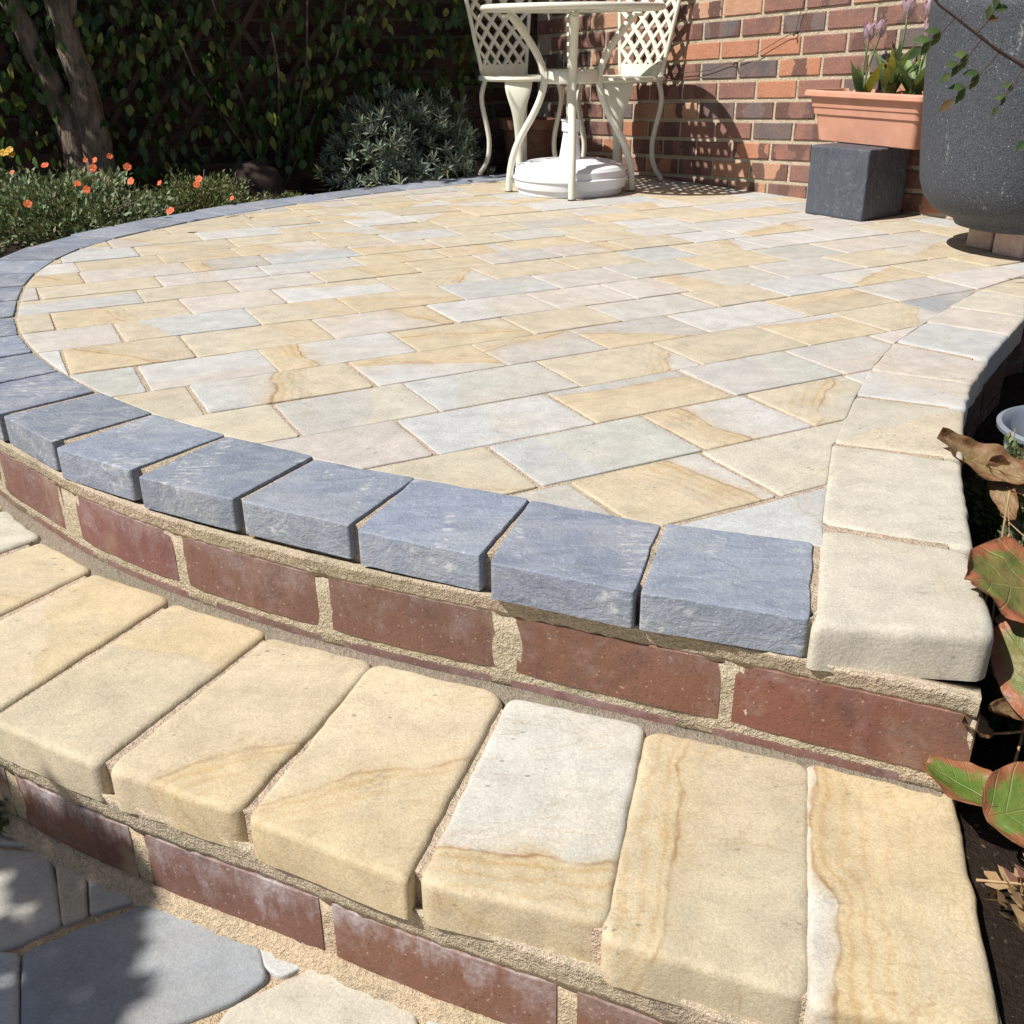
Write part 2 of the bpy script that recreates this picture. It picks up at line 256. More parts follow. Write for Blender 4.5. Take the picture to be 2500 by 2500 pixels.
# ------------------------------------------------------------------ object helpers
def mesh_obj(name, verts, faces, mat, parent=None, loc=(0, 0, 0), smooth=True):
    me = bpy.data.meshes.new(name); me.from_pydata([tuple(v) for v in verts], [], faces); me.materials.append(mat)
    if smooth: me.polygons.foreach_set('use_smooth', [True] * len(me.polygons))
    me.update(); o = bpy.data.objects.new(name, me); col.objects.link(o); o.location = loc
    if parent: o.parent = parent
    return o
def tag(o, label=None, cat=None, group=None, kind=None):
    if label: o['label'] = label
    if cat: o['category'] = cat
    if group: o['group'] = group
    if kind: o['kind'] = kind
    return o
def thing(name, label, cat, loc=(0, 0, 0), group=None):
    o = bpy.data.objects.new(name, None); o.empty_display_size = 0.05; col.objects.link(o); o.location = loc
    return tag(o, label, cat, group)
class MB:
    def __init__(s): s.v = []; s.f = []
    def add(s, vs, fs): n = len(s.v); s.v += [Vector(v) for v in vs]; s.f += [tuple(i + n for i in f) for f in fs]
    def box(s, c, ax, ay, az):
        c, ax, ay, az = Vector(c), Vector(ax), Vector(ay), Vector(az)
        vs = [c + ax * i + ay * j + az * k for k in (-1, 1) for j in (-1, 1) for i in (-1, 1)]
        s.add(vs, [(0, 2, 3, 1), (4, 5, 7, 6), (0, 1, 5, 4), (2, 6, 7, 3), (0, 4, 6, 2), (1, 3, 7, 5)])
    def tube(s, pts, rad, n=8, cap=True, flat=None):
        """sweep; rad number/list; flat=(axis, list of widths) makes an elliptic section"""
        pts = [Vector(p) for p in pts]; m = len(pts)
        if not hasattr(rad, '__len__'): rad = [rad] * m
        vs, fs = [], []
        ref = None
        for i, p in enumerate(pts):
            t = (pts[min(i + 1, m - 1)] - pts[max(i - 1, 0)]).normalized()
            if flat: a = Vector(flat[0]); a = (a - t * a.dot(t)).normalized()
            else:
                if ref is None: ref = Vector((0, 0, 1)) if abs(t.z) < 0.9 else Vector((1, 0, 0))
                a = (ref - t * ref.dot(t)).normalized(); ref = a
            b = t.cross(a); wa = flat[1][i] if flat else rad[i]
            for k in range(n):
                th = 2 * math.pi * k / n; vs.append(p + a * wa * math.cos(th) + b * rad[i] * math.sin(th))
        for i in range(m - 1):
            for k in range(n): k2 = (k + 1) % n; fs.append((i * n + k, i * n + k2, (i + 1) * n + k2, (i + 1) * n + k))
        if cap: fs.append(tuple(range(n - 1, -1, -1))); fs.append(tuple((m - 1) * n + k for k in range(n)))
        s.add(vs, fs)
    def lathe(s, prof, c=(0, 0, 0), n=48, close=True):
        vs = [(c[0] + r_ * math.cos(2 * math.pi * k / n), c[1] + r_ * math.sin(2 * math.pi * k / n), c[2] + z) for r_, z in prof for k in range(n)]
        fs = [(i * n + k, i * n + (k + 1) % n, (i + 1) * n + (k + 1) % n, (i + 1) * n + k) for i in range(len(prof) - 1) for k in range(n)]
        if close: fs.append(tuple(range(n - 1, -1, -1))); fs.append(tuple((len(prof) - 1) * n + k for k in range(n)))
        s.add(vs, fs)
    def obj(s, name, mat, parent=None, smooth=True, origin=None):
        o = Vector(origin) if origin else Vector((0, 0, 0))
        return mesh_obj(name, [v - o for v in s.v], s.f, mat, parent, o, smooth)
def autosmooth(o, deg=35):
    me = o.data
    try: me.set_sharp_from_angle(angle=math.radians(deg))
    except Exception: pass
    return o
def spline(pts, per=6):
    """Catmull-Rom through 2-D / 3-D points"""
    P = [Vector(p) for p in pts]; out = []
    for i in range(len(P) - 1):
        a, b, c, d = P[max(i - 1, 0)], P[i], P[i + 1], P[min(i + 2, len(P) - 1)]
        for k in range(per):
            t = k / per; out.append(0.5 * ((2 * b) + (c - a) * t + (2 * a - 5 * b + 4 * c - d) * t * t + (3 * b - a - 3 * c + d) * t ** 3))
    out.append(P[-1]); return out
def cumlen(P):
    s = [0.0]
    for i in range(1, len(P)): s.append(s[-1] + (P[i] - P[i - 1]).length)
    return s
def at_len(P, S, d):
    if d <= 0: return P[0] + (P[0] - P[1]).normalized() * (-d)
    for i in range(1, len(P)):
        if S[i] >= d: return P[i - 1].lerp(P[i], (d - S[i - 1]) / max(S[i] - S[i - 1], 1e-9))
    return P[-1] + (P[-1] - P[-2]).normalized() * (d - S[-1])
def area2(p): return sum(p[i][0] * p[(i + 1) % len(p)][1] - p[(i + 1) % len(p)][0] * p[i][1] for i in range(len(p)))
def clip_convex(subj, clip):
    """Sutherland-Hodgman: subject (any polygon) inside convex ccw clip polygon"""
    out = [tuple(p) for p in subj]
    for i in range(len(clip)):
        a, b = clip[i], clip[(i + 1) % len(clip)]; inp = out; out = []
        if not inp: return []
        def side(p): return (b[0] - a[0]) * (p[1] - a[1]) - (b[1] - a[1]) * (p[0] - a[0])
        for j in range(len(inp)):
            p, q = inp[j - 1], inp[j]; sp, sq = side(p), side(q)
            if sq >= 0:
                if sp < 0: t = sp / (sp - sq); out.append((p[0] + (q[0] - p[0]) * t, p[1] + (q[1] - p[1]) * t))
                out.append(q)
            elif sp >= 0: t = sp / (sp - sq); out.append((p[0] + (q[0] - p[0]) * t, p[1] + (q[1] - p[1]) * t))
    return out
def clean(poly, eps=0.007):
    p = [Vector((q[0], q[1])) for q in poly]; q = [p[0]]
    for a in p[1:]:
        if (a - q[-1]).length > eps: q.append(a)
    if len(q) > 3 and (q[0] - q[-1]).length < eps: q.pop()
    return q
def mitre(p, ins):
    """polygon (ccw) with every edge moved inwards by ins"""
    n = len(p); out = []
    for i in range(n):
        e1, e2 = (p[i] - p[i - 1]).normalized(), (p[(i + 1) % n] - p[i]).normalized(); n1, n2 = Vector((-e1.y, e1.x)), Vector((-e2.y, e2.x))
        b = n1 + n2; k = max(b.length_squared / 2, 0.35); out.append(p[i] + b * (ins / k))
    return out
def stone(name, poly, ztop, thick, bevel, mat, parent, rc=0.006, seg=0.03, jit=0.0015, tilt=0.0, dome=0.0, chip=0.0):
    if area2(poly) < 0: poly = list(poly)[::-1]
    base = clean(poly); nb = len(base); bevel = min(bevel, 0.06 * math.sqrt(abs(area2(base)) / 2)); seed = RND() * 100
    kind = []; cnt = []
    for i in range(nb):
        ang = (base[i - 1] - base[i]).angle(base[(i + 1) % nb] - base[i], 0)
        r_ = 0 if ang > math.radians(158) else min(rc * U(0.7, 1.5), (base[i - 1] - base[i]).length * 0.3, (base[(i + 1) % nb] - base[i]).length * 0.3)
        kind.append(r_); cnt.append(max(1, int((base[(i + 1) % nb] - base[i]).length / seg)))
    def ring(ins):
        p = mitre(base, ins) if ins > 0 else base; res = []; ends = []
        for i in range(nb):
            a, b, c = p[i - 1], p[i], p[(i + 1) % nb]; r_ = kind[i]
            if r_ == 0: ends.append((b, b, [b])); continue
            A, C = b + (a - b).normalized() * r_, b + (c - b).normalized() * r_
            ends.append((A, C, [A * (1 - t) ** 2 + b * 2 * t * (1 - t) + C * t * t for t in (0, 0.2, 0.4, 0.6, 0.8, 1)]))
        for i in range(nb):
            res += ends[i][2]; C = ends[i][1]; A = ends[(i + 1) % nb][0]
            for j in range(1, cnt[i]): res.append(C.lerp(A, j / cnt[i]))
        return res
    r0 = ring(0.0); n = len(r0); c = sum((v for v in r0), Vector((0, 0))) / n
    jv = []
    for v in r0:
        w = mn.noise(Vector((v.x * 34, v.y * 34, seed))) * 0.8 + mn.noise(Vector((v.x * 105, v.y * 105, seed + 5))) * 0.45
        ch = max(0.0, mn.noise(Vector((v.x * 21, v.y * 21, seed + 11))) - 0.28) * chip
        jv.append((c - v).normalized() * (jit * (w + 0.2) + ch))
    tx, ty = U(-tilt, tilt), U(-tilt, tilt)
    prof = [(0.0, -thick), (0.0, -bevel * 1.15), (bevel * 0.10, -bevel * 0.62), (bevel * 0.34, -bevel * 0.27), (bevel * 0.7, -bevel * 0.07), (bevel * 1.05, 0.0)]
    vs, fs = [], []
    for ins, z in prof:
        rg = ring(ins) if ins > 0 else r0
        for v, m in zip(rg, jv):
            p = v + m - c; wz = 0.0006 * mn.noise(Vector((v.x * 60, v.y * 60, seed + z * 90))) if z > -thick and bevel > 0.002 else 0
            vs.append((p.x, p.y, z + wz + (p.x * tx + p.y * ty if z > -thick else 0)))
    k = len(prof)
    for q in range(k - 1):
        for i in range(n): j = (i + 1) % n; fs.append((q * n + i, q * n + j, (q + 1) * n + j, (q + 1) * n + i))
    for i in range(n):          # support loop drawn towards the centre keeps the top flat
        x, y, z = vs[(k - 1) * n + i]; vs.append((x * 0.9, y * 0.9, x * 0.9 * tx + y * 0.9 * ty + dome))
    for i in range(n): j = (i + 1) % n; fs.append(((k - 1) * n + i, (k - 1) * n + j, k * n + j, k * n + i))
    vs.append((0, 0, dome)); fs += [(k * n + i, k * n + (i + 1) % n, len(vs) - 1) for i in range(n)]
    o = mesh_obj(name, vs, fs, mat, parent, (c.x, c.y, ztop), True)
    o['split'] = (0.0, 1.0, 9.0); o['col2'] = (0.4, 0.4, 0.4); o['veins'] = 0.0
    return o
PAL = dict(b=(0.50, 0.43, 0.305), y=(0.52, 0.42, 0.265), g=(0.405, 0.395, 0.365), u=(0.425, 0.452, 0.468), e=(0.43, 0.44, 0.405), p=(0.50, 0.45, 0.41),
    l=(0.44, 0.425, 0.41), w=(0.49, 0.495, 0.49), t=(0.475, 0.395, 0.27), s=(0.32, 0.335, 0.345), k=(0.48, 0.45, 0.365))
_m = (0.49, 0.452, 0.385)
PAL = {k_: (c_ if k_ == 's' else tuple(x * 0.64 + m_ * 0.36 for x, m_ in zip(c_, _m))) for k_, c_ in PAL.items()}
def paint(o, code, code2=None, n=(0, 1), off=9.0, veins=0.0, ang=None):
    if code2 and code in 'ybt' and code2 in 'wulgepk':      # bands lie on the ochre side
        code, code2, n, off = code2, code, (-n[0], -n[1]), -off
    f_ = U(0.93, 1.06); w = U(0.985, 1.015); c = [x * f_ for x in PAL[code]]; c[0] *= w; c[2] /= w
    o.color = (*c, 1); o['veins'] = float(veins)
    o['col2'] = tuple(PAL[code2 or code])
    n = Vector(n).normalized(); o['split'] = (n.x, n.y, off)
    return o

# ------------------------------------------------------------------ setting: ground sheets
gs = 60
ground = mesh_obj('ground', [(-gs, -gs, -0.47), (gs, -gs, -0.47), (gs, gs, -0.47), (-gs, gs, -0.47)], [(0, 1, 2, 3)], M['soil']); tag(ground, kind='structure')

# course frame of the patio setts
CA, SA = math.cos(0.4773), math.sin(0.4773)
def w_uv(u, v): return (CA * u - SA * v, SA * u + CA * v)
# wall frames
W0 = Vector((0.9848, 4.2930, 0)); WE = Vector((0.575, -0.818, 0)).normalized(); WN = Vector((-0.818, -0.575, 0)).normalized()   # right wall: along (towards camera), outward normal
BW0 = Vector((0.12, 5.58, 0)); BE = Vector((-0.92, -0.392, 0)).normalized(); BN = Vector((0.392, -0.92, 0)).normalized()      # back wall, running left

# slate edging: digitised joint points (inner, outer) along the rim, front to back
S_near = [[(0.2039, 1.1836), (0.375, 1.1278), (0.3223, 0.9496), (0.1503, 1.0097)], [(0.0275, 1.2624), (0.1903, 1.1839), (0.1385, 1.0121), (-0.0253, 1.0855)],
 [(-0.1394, 1.3426), (0.0209, 1.2658), (-0.042, 1.1033), (-0.1988, 1.1758)], [(-0.2984, 1.4189), (-0.1439, 1.3462), (-0.2162, 1.1931), (-0.3721, 1.2716)],
 [(-0.4569, 1.5198), (-0.3062, 1.4306), (-0.3896, 1.2784), (-0.5448, 1.3629)], [(-0.6114, 1.6347), (-0.4664, 1.533), (-0.5689, 1.3887), (-0.7128, 1.4811)],
 [(-0.7464, 1.7542), (-0.6205, 1.6427), (-0.7338, 1.5106), (-0.8647, 1.6354)]]
inner_pts = [(0.39, 1.118), (0.197, 1.183), (0.024, 1.262), (-0.141, 1.342), (-0.302, 1.423), (-0.462, 1.524), (-0.616, 1.637), (-0.752, 1.760), (-0.885, 1.904), (-1.005, 2.061), (-1.103, 2.222), (-1.168, 2.364),
 (-1.234, 2.542), (-1.288, 2.710), (-1.320, 2.875), (-1.330, 3.034), (-1.318, 3.180), (-1.290, 3.294), (-1.243, 3.412), (-1.190, 3.525), (-1.10, 3.69), (-1.0, 3.835), (-0.86, 4.01), (-0.72, 4.15), (-0.55, 4.31), (-0.36, 4.47), (-0.10, 4.655), (0.15, 4.81), (0.34, 4.92), (0.50, 5.0)]
INN = [Vector((p.x, p.y)) for p in spline([(a, b, 0) for a, b in inner_pts], 5)]
SL_D = 0.178
def off_curve(C, d):
    out = []
    for i, p in enumerate(C):
        t = (C[min(i + 1, len(C) - 1)] - C[max(i - 1, 0)]).normalized(); out.append(p + Vector((-t.y, t.x)) * (-d) if False else p + Vector((t.y * -1, t.x)) * d)
    return out
# curve runs right->left in front, so its left normal points outwards (towards the camera): check the sign once
tst = (INN[1] - INN[0]).normalized(); sgn = 1 if Vector((-tst.y, tst.x)).y < 0 else -1
OUT = off_curve(INN, sgn * SL_D); RISE = off_curve(INN, sgn * (SL_D - 0.004))
edge_in = [(0.402, 1.168), (0.408, 1.19), (0.5, 1.463), (0.51, 1.479), (0.608, 1.692), (0.682, 1.8435), (0.794, 2.03), (0.921, 2.195), (1.027, 2.325), (1.167, 2.505), (1.36, 2.665), (1.60, 2.80), (1.95, 2.92)]
edge_out = [(0.330, 0.930), (0.5131, 0.9148), (0.5625, 1.1029), (0.6673, 1.3908), (0.7652, 1.6193), (0.8316, 1.754), (0.9198, 1.8912), (1.0522, 2.0872), (1.1508, 2.2252), (1.2344, 2.4058), (1.43, 2.51), (1.66, 2.63), (1.97, 2.74)]

# patio body: mortar bed on top (8 mm below the stones), sides down to the soil
def prism(name, poly, z0, z1, mat, kind='structure'):
    if area2(poly) < 0: poly = poly[::-1]
    n = len(poly); vs = [(p[0], p[1], z1) for p in poly] + [(p[0], p[1], z0) for p in poly]
    fs = [tuple(range(n))] + [(i, i + n, (i + 1) % n + n, (i + 1) % n) for i in range(n)] + [tuple(range(2 * n - 1, n - 1, -1))]
    o = mesh_obj(name, vs, fs, mat, None, (0, 0, 0), False); return tag(o, kind=kind)
wall_side = [tuple((W0 + WE * s_ + WN * 0.0).xy) for s_ in (1.75, 0.0, -0.80)]
body = [tuple(p) for p in off_curve(INN, sgn * (SL_D - 0.022))]
body_r = [(0.325, 0.952), (0.489, 0.937), (0.54, 1.108), (0.645, 1.396), (0.743, 1.626), (0.81, 1.765), (0.898, 1.905), (1.03, 2.10), (1.13, 2.24), (1.215, 2.425), (1.41, 2.53), (1.65, 2.65), (1.97, 2.76)]
patio_poly = body_r + wall_side + body[::-1]
patio = prism('patio', patio_poly, -0.46, -0.0020, M['mortar']); patio.color = (1.12, 1.08, 1.03, 1)
tag(patio, 'raised curved patio of buff sandstone setts with a slate rim', None)

# ------------------------------------------------------------------ patio paving setts
region = [tuple(p) for p in off_curve(INN, -sgn * 0.004)] + [tuple((W0 + WE * s_).xy) for s_ in (-0.80, 0.0, 1.75)] + edge_in[::-1]
if area2(region) < 0: region = region[::-1]
bounds = [0.78, 0.958, 1.147, 1.330, 1.511, 1.693, 1.866, 2.035, 2.222, 2.400, 2.575, 2.730, 2.876, 3.035, 3.190, 3.355, 3.515, 3.675, 3.835, 3.995, 4.155, 4.315]
def bv(k, u):
    b = bounds[k]; return b - 0.024 * min(1, max(0, (b - 1.8) / 0.3)) * (u - 1.0)
# per course: joints (u) and the stones between them: code[, code2, (nu, nv), offset, veins]
C = {0: ([], [('u',)]),
 1: ([0.683, 0.915], [('g',), ('y', 'w', (1, 0.2), 0.075, 0.95), ('k',)]),
 2: ([0.640, 0.931, 1.154], [('b',), ('u', 'e', (1, 0.2), -0.05, 0.0), ('y', 'w', (1, 0.25), -0.035, 0.9), ('b', 'k', (0.6, -0.7), 0.02, 0.8)]),
 3: ([0.562, 0.848, 1.136, 1.401, 1.63], [('p',), ('u', 'w', (1, 0), 0.0, 0.05), ('y', 'u', (0.1, 1), 0.055, 0.55), ('l', 'e', (1, -.3), 0.02, 0.05), ('p', 'l', (0, 1), -0.02, 0.05), ('p',)]),
 4: ([0.402, 0.646, 0.927, 1.203, 1.477, 1.699, 1.916], [('b',), ('g', 'k', (1, -.4), 0.02, 0.08), ('u', 'e', (1, -.4), -0.05, 0.1), ('b', 'w', (0.85, -0.55), 0.115, 0.75), ('b',), ('y', 'w', (0.2, 1), 0.05, 0.5), ('b', 'w', (0.7, -0.7), 0.05, 0.5), ('s',)]),
 5: ([0.291, 0.598, 0.871, 1.105, 1.362, 1.649, 1.927, 2.189], [('b',), ('w', 'b', (1, -0.35), -0.01, 0.9), ('w', 'y', (0.45, 0.9), -0.005, 0.95), ('l', 'b', (-0.25, 1), 0.035, 0.9), ('y', 'l', (0.6, 0.8), -0.03, 0.7), ('w',), ('t', 'y', (0, 1), 0.02, 0.5), ('l',), ('p',)]),
 6: ([0.226, 0.468, 0.753, 1.027, 1.253, 1.517, 1.732, 1.966, 2.221], [('e', 'u', (1, 0), 0.02, 0.1), ('p', 'w', (0, 1), -0.03, 0.05), ('y', 'w', (1, 0), -0.065, 1.0), ('y', 'b', (0.3, 1), 0.0, 0.9), ('b',), ('l',), ('t',), ('w',), ('w', 'y', (0.4, -0.9), 0.0, 0.7), ('b',)]),
 7: ([0.109, 0.348, 0.638, 0.919, 1.187, 1.399, 1.56, 1.874, 2.137], [('w',), ('y', 't', (1, 0.6), -0.02, 0.8), ('b', 'y', (1, 0.2), 0.06, 0.3), ('p', 'y', (0.95, 0.35), 0.075, 0.9), ('w', 'p', (1, 0), 0.0, 0.05), ('p',), ('p',), ('y', 'g', (1, 0.2), -0.06, 0.4), ('l',), ('b',)]),
 8: ([0.237, 0.531, 0.756, 1.029, 1.297, 1.517, 1.762, 2.03], [('p',), ('b', 'w', (1, 0.2), -0.07, 0.25), ('b', 'y', (1, .5), 0.03, 0.3), ('y', 'b', (0.4, 1), 0.0, 0.6), ('u',), ('p',), ('g',), ('y',), ('g',)]),
 9: ([0.118, 0.414, 0.642, 0.923, 1.20, 1.451, 1.676, 1.858, 2.109], [('b',), ('y', 'b', (1, 0.3), -0.02, 0.7), ('p',), ('w', 'b', (0.25, 1), 0.035, 0.1), ('b', 'w', (0.8, -0.6), 0.07, 0.8), ('b',), ('b',), ('u',), ('b', 'w', (1, -0.5), 0.06, 0.6), ('w',)]),
 10: ([0.336, 0.565, 0.791, 1.066, 1.278, 1.503, 1.74, 1.967], [('w', 'b', (0, 1), 0.03, 0.1), ('b',), ('p',), ('b', 'y', (1, .2), 0.0, 0.6), ('y',), ('l', 'p', (-1, 0), 0.05, 0.2), ('p', 'y', (1, 0), 0.06, 0.7), ('b',), ('w',)]),
 11: ([0.112, 0.407, 0.685, 0.957, 1.217, 1.429, 1.68, 1.90], [('p',), ('b',), ('p', 'w', (1, 0), 0.0, 0.3), ('w',), ('y', 'b', (1, 0.4), 0.0, 0.7), ('y', 'w', (1, 0), 0.06, 0.9), ('y',), ('b',), ('l',)]),
 12: ([0.232, 0.514, 0.734, 1.003, 1.258, 1.50, 1.71, 1.95], [('y', 't', (1, 0.7), 0.0, 0.8), ('p',), ('g', 'y', (-1, 0), 0.06, 0.6), ('u',), ('y', 'p', (0.3, 1), 0.0, 0.7), ('b',), ('e',), ('b',), ('w',)]),
 13: ([0.239, 0.467, 0.686, 0.952, 1.159, 1.40, 1.65], [('w',), ('t',), ('t',), ('y', 'p', (1, 0.3), 0.0, 0.8), ('b',), ('w',), ('b',), ('g',)])}
def pin(o, spec):
    code2, n, off_, ve = (spec[1:] + (None,) * 4)[:4] if len(spec) > 1 else (None, None, None, None)
    if code2 is None: paint(o, spec[0], spec[0], (U(-1, 1), U(-1, 1)), U(0.02, 0.12), U(0, 0.18) if RND() < 0.65 else U(0.2, 0.5)); return
    wn = w_uv(n[0], n[1]); paint(o, spec[0], code2, wn, off_, ve)
for k in range(len(bounds) - 1):
    if k in C: js, specs = C[k]
    else:
        js = []; u = U(0.2, 0.4)
        while u < 3.2: js.append(u); u += U(0.21, 0.29)
        specs = [(random.choice('bbyypwgubtl'),) if RND() < 0.6 else (random.choice('bypw'), random.choice('ywb'), (U(-1, 1), U(-1, 1)), U(-0.04, 0.04), U(0.3, 0.9)) for _ in range(len(js) + 1)]
    js = list(js); specs = list(specs)
    while js and js[-1] < 3.3 and k > 1:
        js.append(js[-1] + U(0.21, 0.29)); specs.append((random.choice('bbyypwgubtl'),) if RND() < 0.65 else (random.choice('bypw'), random.choice('yw'), (U(-1, 1), U(-1, 1)), U(-0.04, 0.04), U(0.3, 0.9)))
    edges = [-0.6] + js + [3.6]
    for i in range(len(edges) - 1):
        g = 0.0022 if k > 3 else 0.0036; u0, u1 = edges[i] + g * U(0.6, 1.5), edges[i + 1] - g * U(0.6, 1.5)
        jit = lambda: U(-0.0025, 0.0025)
        q = [w_uv(u0 + jit(), bv(k, u0) + g * U(0.5, 1.3)), w_uv(u1 + jit(), bv(k, u1) + g * U(0.5, 1.3)), w_uv(u1 + jit(), bv(k + 1, u1) - g * U(0.5, 1.3)), w_uv(u0 + jit(), bv(k + 1, u0) - g * U(0.5, 1.3))]
        pl = clip_convex(region, q)
        if len(pl) < 3 or abs(area2(pl)) / 2 < 0.0011: continue
        near = k < 9
        o = stone('paving_stone', pl, U(-0.0008, 0.0014), 0.045, 0.0024 if near else 0.0016, M['sand'], patio, 0.006, 0.026 if near else 0.06, 0.0016 if near else 0.001, 0.004 if near else 0.002)
        pin(o, specs[min(i, len(specs) - 1)])

# ------------------------------------------------------------------ slate rim
SIN = cumlen(INN)
def slate(quad, near):
    o = stone('slate_edging_stone', quad, U(0.0, 0.003), 0.05, 0.0022 if near else 0.002, M['slate'], patio, 0.006, 0.012 if near else 0.05, 0.0016 if near else 0.001, 0.01, 0.0, 0.007 if near else 0.0)
    v = U(0.86, 1.15); o.color = (v * U(0.985, 1.02), v, v * U(0.975, 1.02), 1); return o
def grow(q, d_):
    c = sum((Vector(p) for p in q), Vector((0, 0))) / len(q); return [tuple(Vector(p) + (Vector(p) - c).normalized() * d_) for p in q]
for q in S_near: slate(grow(q, 0.0045), True)
d = 0.0; best = 1e9
for i, p in enumerate(INN):
    e = (p - Vector((-0.752, 1.760))).length
    if e < best: best = e; d = SIN[i]
def rim_pt(s_, dd):
    p = at_len(INN, SIN, s_); t = (at_len(INN, SIN, s_ + 0.02) - at_len(INN, SIN, s_ - 0.02)).normalized(); return p + Vector((-t.y, t.x)) * sgn * dd
while d < SIN[-1] - 0.1:
    w = 0.174 * U(0.96, 1.04); g = U(0.003, 0.006)
    dep = SL_D + U(-0.006, 0.012)
    slate([rim_pt(d + g, 0.004), rim_pt(d + w - g, 0.004), rim_pt(d + w - g, dep), rim_pt(d + g, dep)], d < SIN[-1] * 0.4); d += w

# ------------------------------------------------------------------ sandstone edging on the right
EDG = [([(0.4019, 1.1678), (0.5625, 1.1029), (0.5131, 0.9148), (0.3295, 0.9415)], ('k',)), ([(0.5004, 1.463), (0.6673, 1.3908), (0.5724, 1.1182), (0.4083, 1.1903)], ('k',)),
 ([(0.6077, 1.6923), (0.7652, 1.6193), (0.6783, 1.411), (0.5096, 1.4791)], ('k', 'b', (0, -1), 0.0, 0.1)), ([(0.6821, 1.8435), (0.8316, 1.754), (0.7727, 1.6336), (0.6129, 1.7068)], ('w', 'p', (1, 0.2), 0.02, 0.08)),
 ([(0.7942, 2.0305), (0.9198, 1.8912), (0.841, 1.7683), (0.6902, 1.8517)], ('p',)), ([(0.921, 2.1949), (1.0522, 2.0872), (0.9316, 1.91), (0.8058, 2.0445)], ('u',)),
 ([(1.0266, 2.3252), (1.1508, 2.2252), (1.0526, 2.0884), (0.9241, 2.2034)], ('p',)), ([(1.1655, 2.4927), (1.2344, 2.4058), (1.1538, 2.2317), (1.0319, 2.3352)], ('k',)),
 ([(1.35, 2.65), (1.42, 2.51), (1.245, 2.415), (1.175, 2.503)], ('b',)), ([(1.59, 2.79), (1.65, 2.635), (1.435, 2.52), (1.36, 2.66)], ('p',)), ([(1.92, 2.90), (1.95, 2.745), (1.665, 2.64), (1.60, 2.80)], ('w',))]
for i, (q, sp_) in enumerate(EDG):
    q = grow(q, 0.0085)
    b = [0.019, 0.009, 0.008, 0.008, 0.008, 0.009, 0.007, 0.006, 0.006, 0.006, 0.006][i]
    o = stone('sandstone_edging_stone', q, U(0.0, 0.003), 0.06 if i == 0 else 0.052, b, M['sand'], patio, 0.016 if i == 0 else 0.012, 0.014 if i < 5 else 0.03, 0.0028, 0.008); pin(o, sp_)

# ------------------------------------------------------------------ risers of brick, following the curve
def brick_on(P, S_, a, b, z0, z1, mat, parent, depth=0.06, proud=0.0, bloom=0.0, tint=(1, 1, 1), name='brick'):
    """curved brick face between arc lengths a..b of polyline P (left normal*sgn = outwards)"""
    n = max(2, int((b - a) / 0.03)); vs, fs = [], []; rows = []
    prof = [(0.0, z0 + 0.0), (0.0, z1 - 0.0)]
    bz = 0.0016
    sect = [(-depth, z0), (-bz, z0), (proud, z0 + bz), (proud, (z0 + z1) / 2), (proud, z1 - bz), (-bz, z1), (-depth, z1)]
    seed = RND() * 50
    mid = at_len(P, S_, (a + b) / 2); cz = (z0 + z1) / 2
    for i in range(n + 1):
        s_ = a + (b - a) * i / n; p = at_len(P, S_, s_); t = (at_len(P, S_, s_ + 0.02) - at_len(P, S_, s_ - 0.02)).normalized(); nn = Vector((-t.y, t.x)) * sgn
        for dd, z in sect:
            e = -0.0025 if i in (0, n) and dd > -0.01 else 0.0
            w = mn.noise(Vector((s_ * 30, z * 30, seed))) * 0.0012; q = p + nn * (dd + e + w); vs.append((q.x - mid.x, q.y - mid.y, z - cz + mn.noise(Vector((s_ * 9, dd * 3, seed + 9))) * 0.0008))
    m = len(sect)
    for i in range(n):
        for k in range(m - 1): fs.append((i * m + k, (i + 1) * m + k, (i + 1) * m + k + 1, i * m + k + 1) if sgn > 0 else (i * m + k, i * m + k + 1, (i + 1) * m + k + 1, (i + 1) * m + k))
    e0 = tuple(range(m)); e1 = tuple(n * m + k for k in range(m)); fs += [e0[::-1], e1] if sgn > 0 else [e0, e1[::-1]]
    o = mesh_obj(name, vs, fs, mat, parent, (mid.x, mid.y, cz), True); autosmooth(o, 40)
    o.color = (*[c * U(0.88, 1.12) for c in tint], 1); o['bloom'] = float(bloom); return o
RISE = [Vector((p.x, p.y)) for p in spline([(a, b, 0) for a, b in [(0.494, 0.873), (0.38, 0.925), (0.258, 0.98), (0.13, 1.033), (0.003, 1.089), (-0.12, 1.139), (-0.242, 1.193), (-0.36, 1.254), (-0.482, 1.324), (-0.6, 1.402), (-0.704, 1.482), (-0.80, 1.571), (-0.905, 1.668)]], 5)] + [p for p in off_curve(INN, sgn * (SL_D - 0.006)) if p.x < -0.92 or p.y > 2]
RS = cumlen(RISE)
def s_at(P, S_, x):
    for i in range(1, len(P)):
        if P[i].x <= x: return S_[i - 1] + (S_[i] - S_[i - 1]) * (P[i - 1].x - x) / max(P[i - 1].x - P[i].x, 1e-9)
    return S_[-1]
xs = [(0.4939, 0.2578), (0.2429, 0.0032), (-0.0196, -0.251), (-0.2711, -0.4894), (-0.5069, -0.7091), (-0.7432, -0.93)]
sl = 0
for a, b in xs: sl = s_at(RISE, RS, b); brick_on(RISE, RS, s_at(RISE, RS, a), sl, -0.164, -0.078, M['rbrick'], patio, bloom=0.12 if a > 0 else 0.35, tint=(1.0, 1, 1) if a > 0 else (1.0, 1.05, 1.08))
for z0 in (-0.164,):
    s_ = sl + 0.018
    while s_ < RS[-1] * 0.72: brick_on(RISE, RS, s_, s_ + 0.235, -0.164, -0.078, M['rbrick'], patio, bloom=0.3); s_ += 0.252
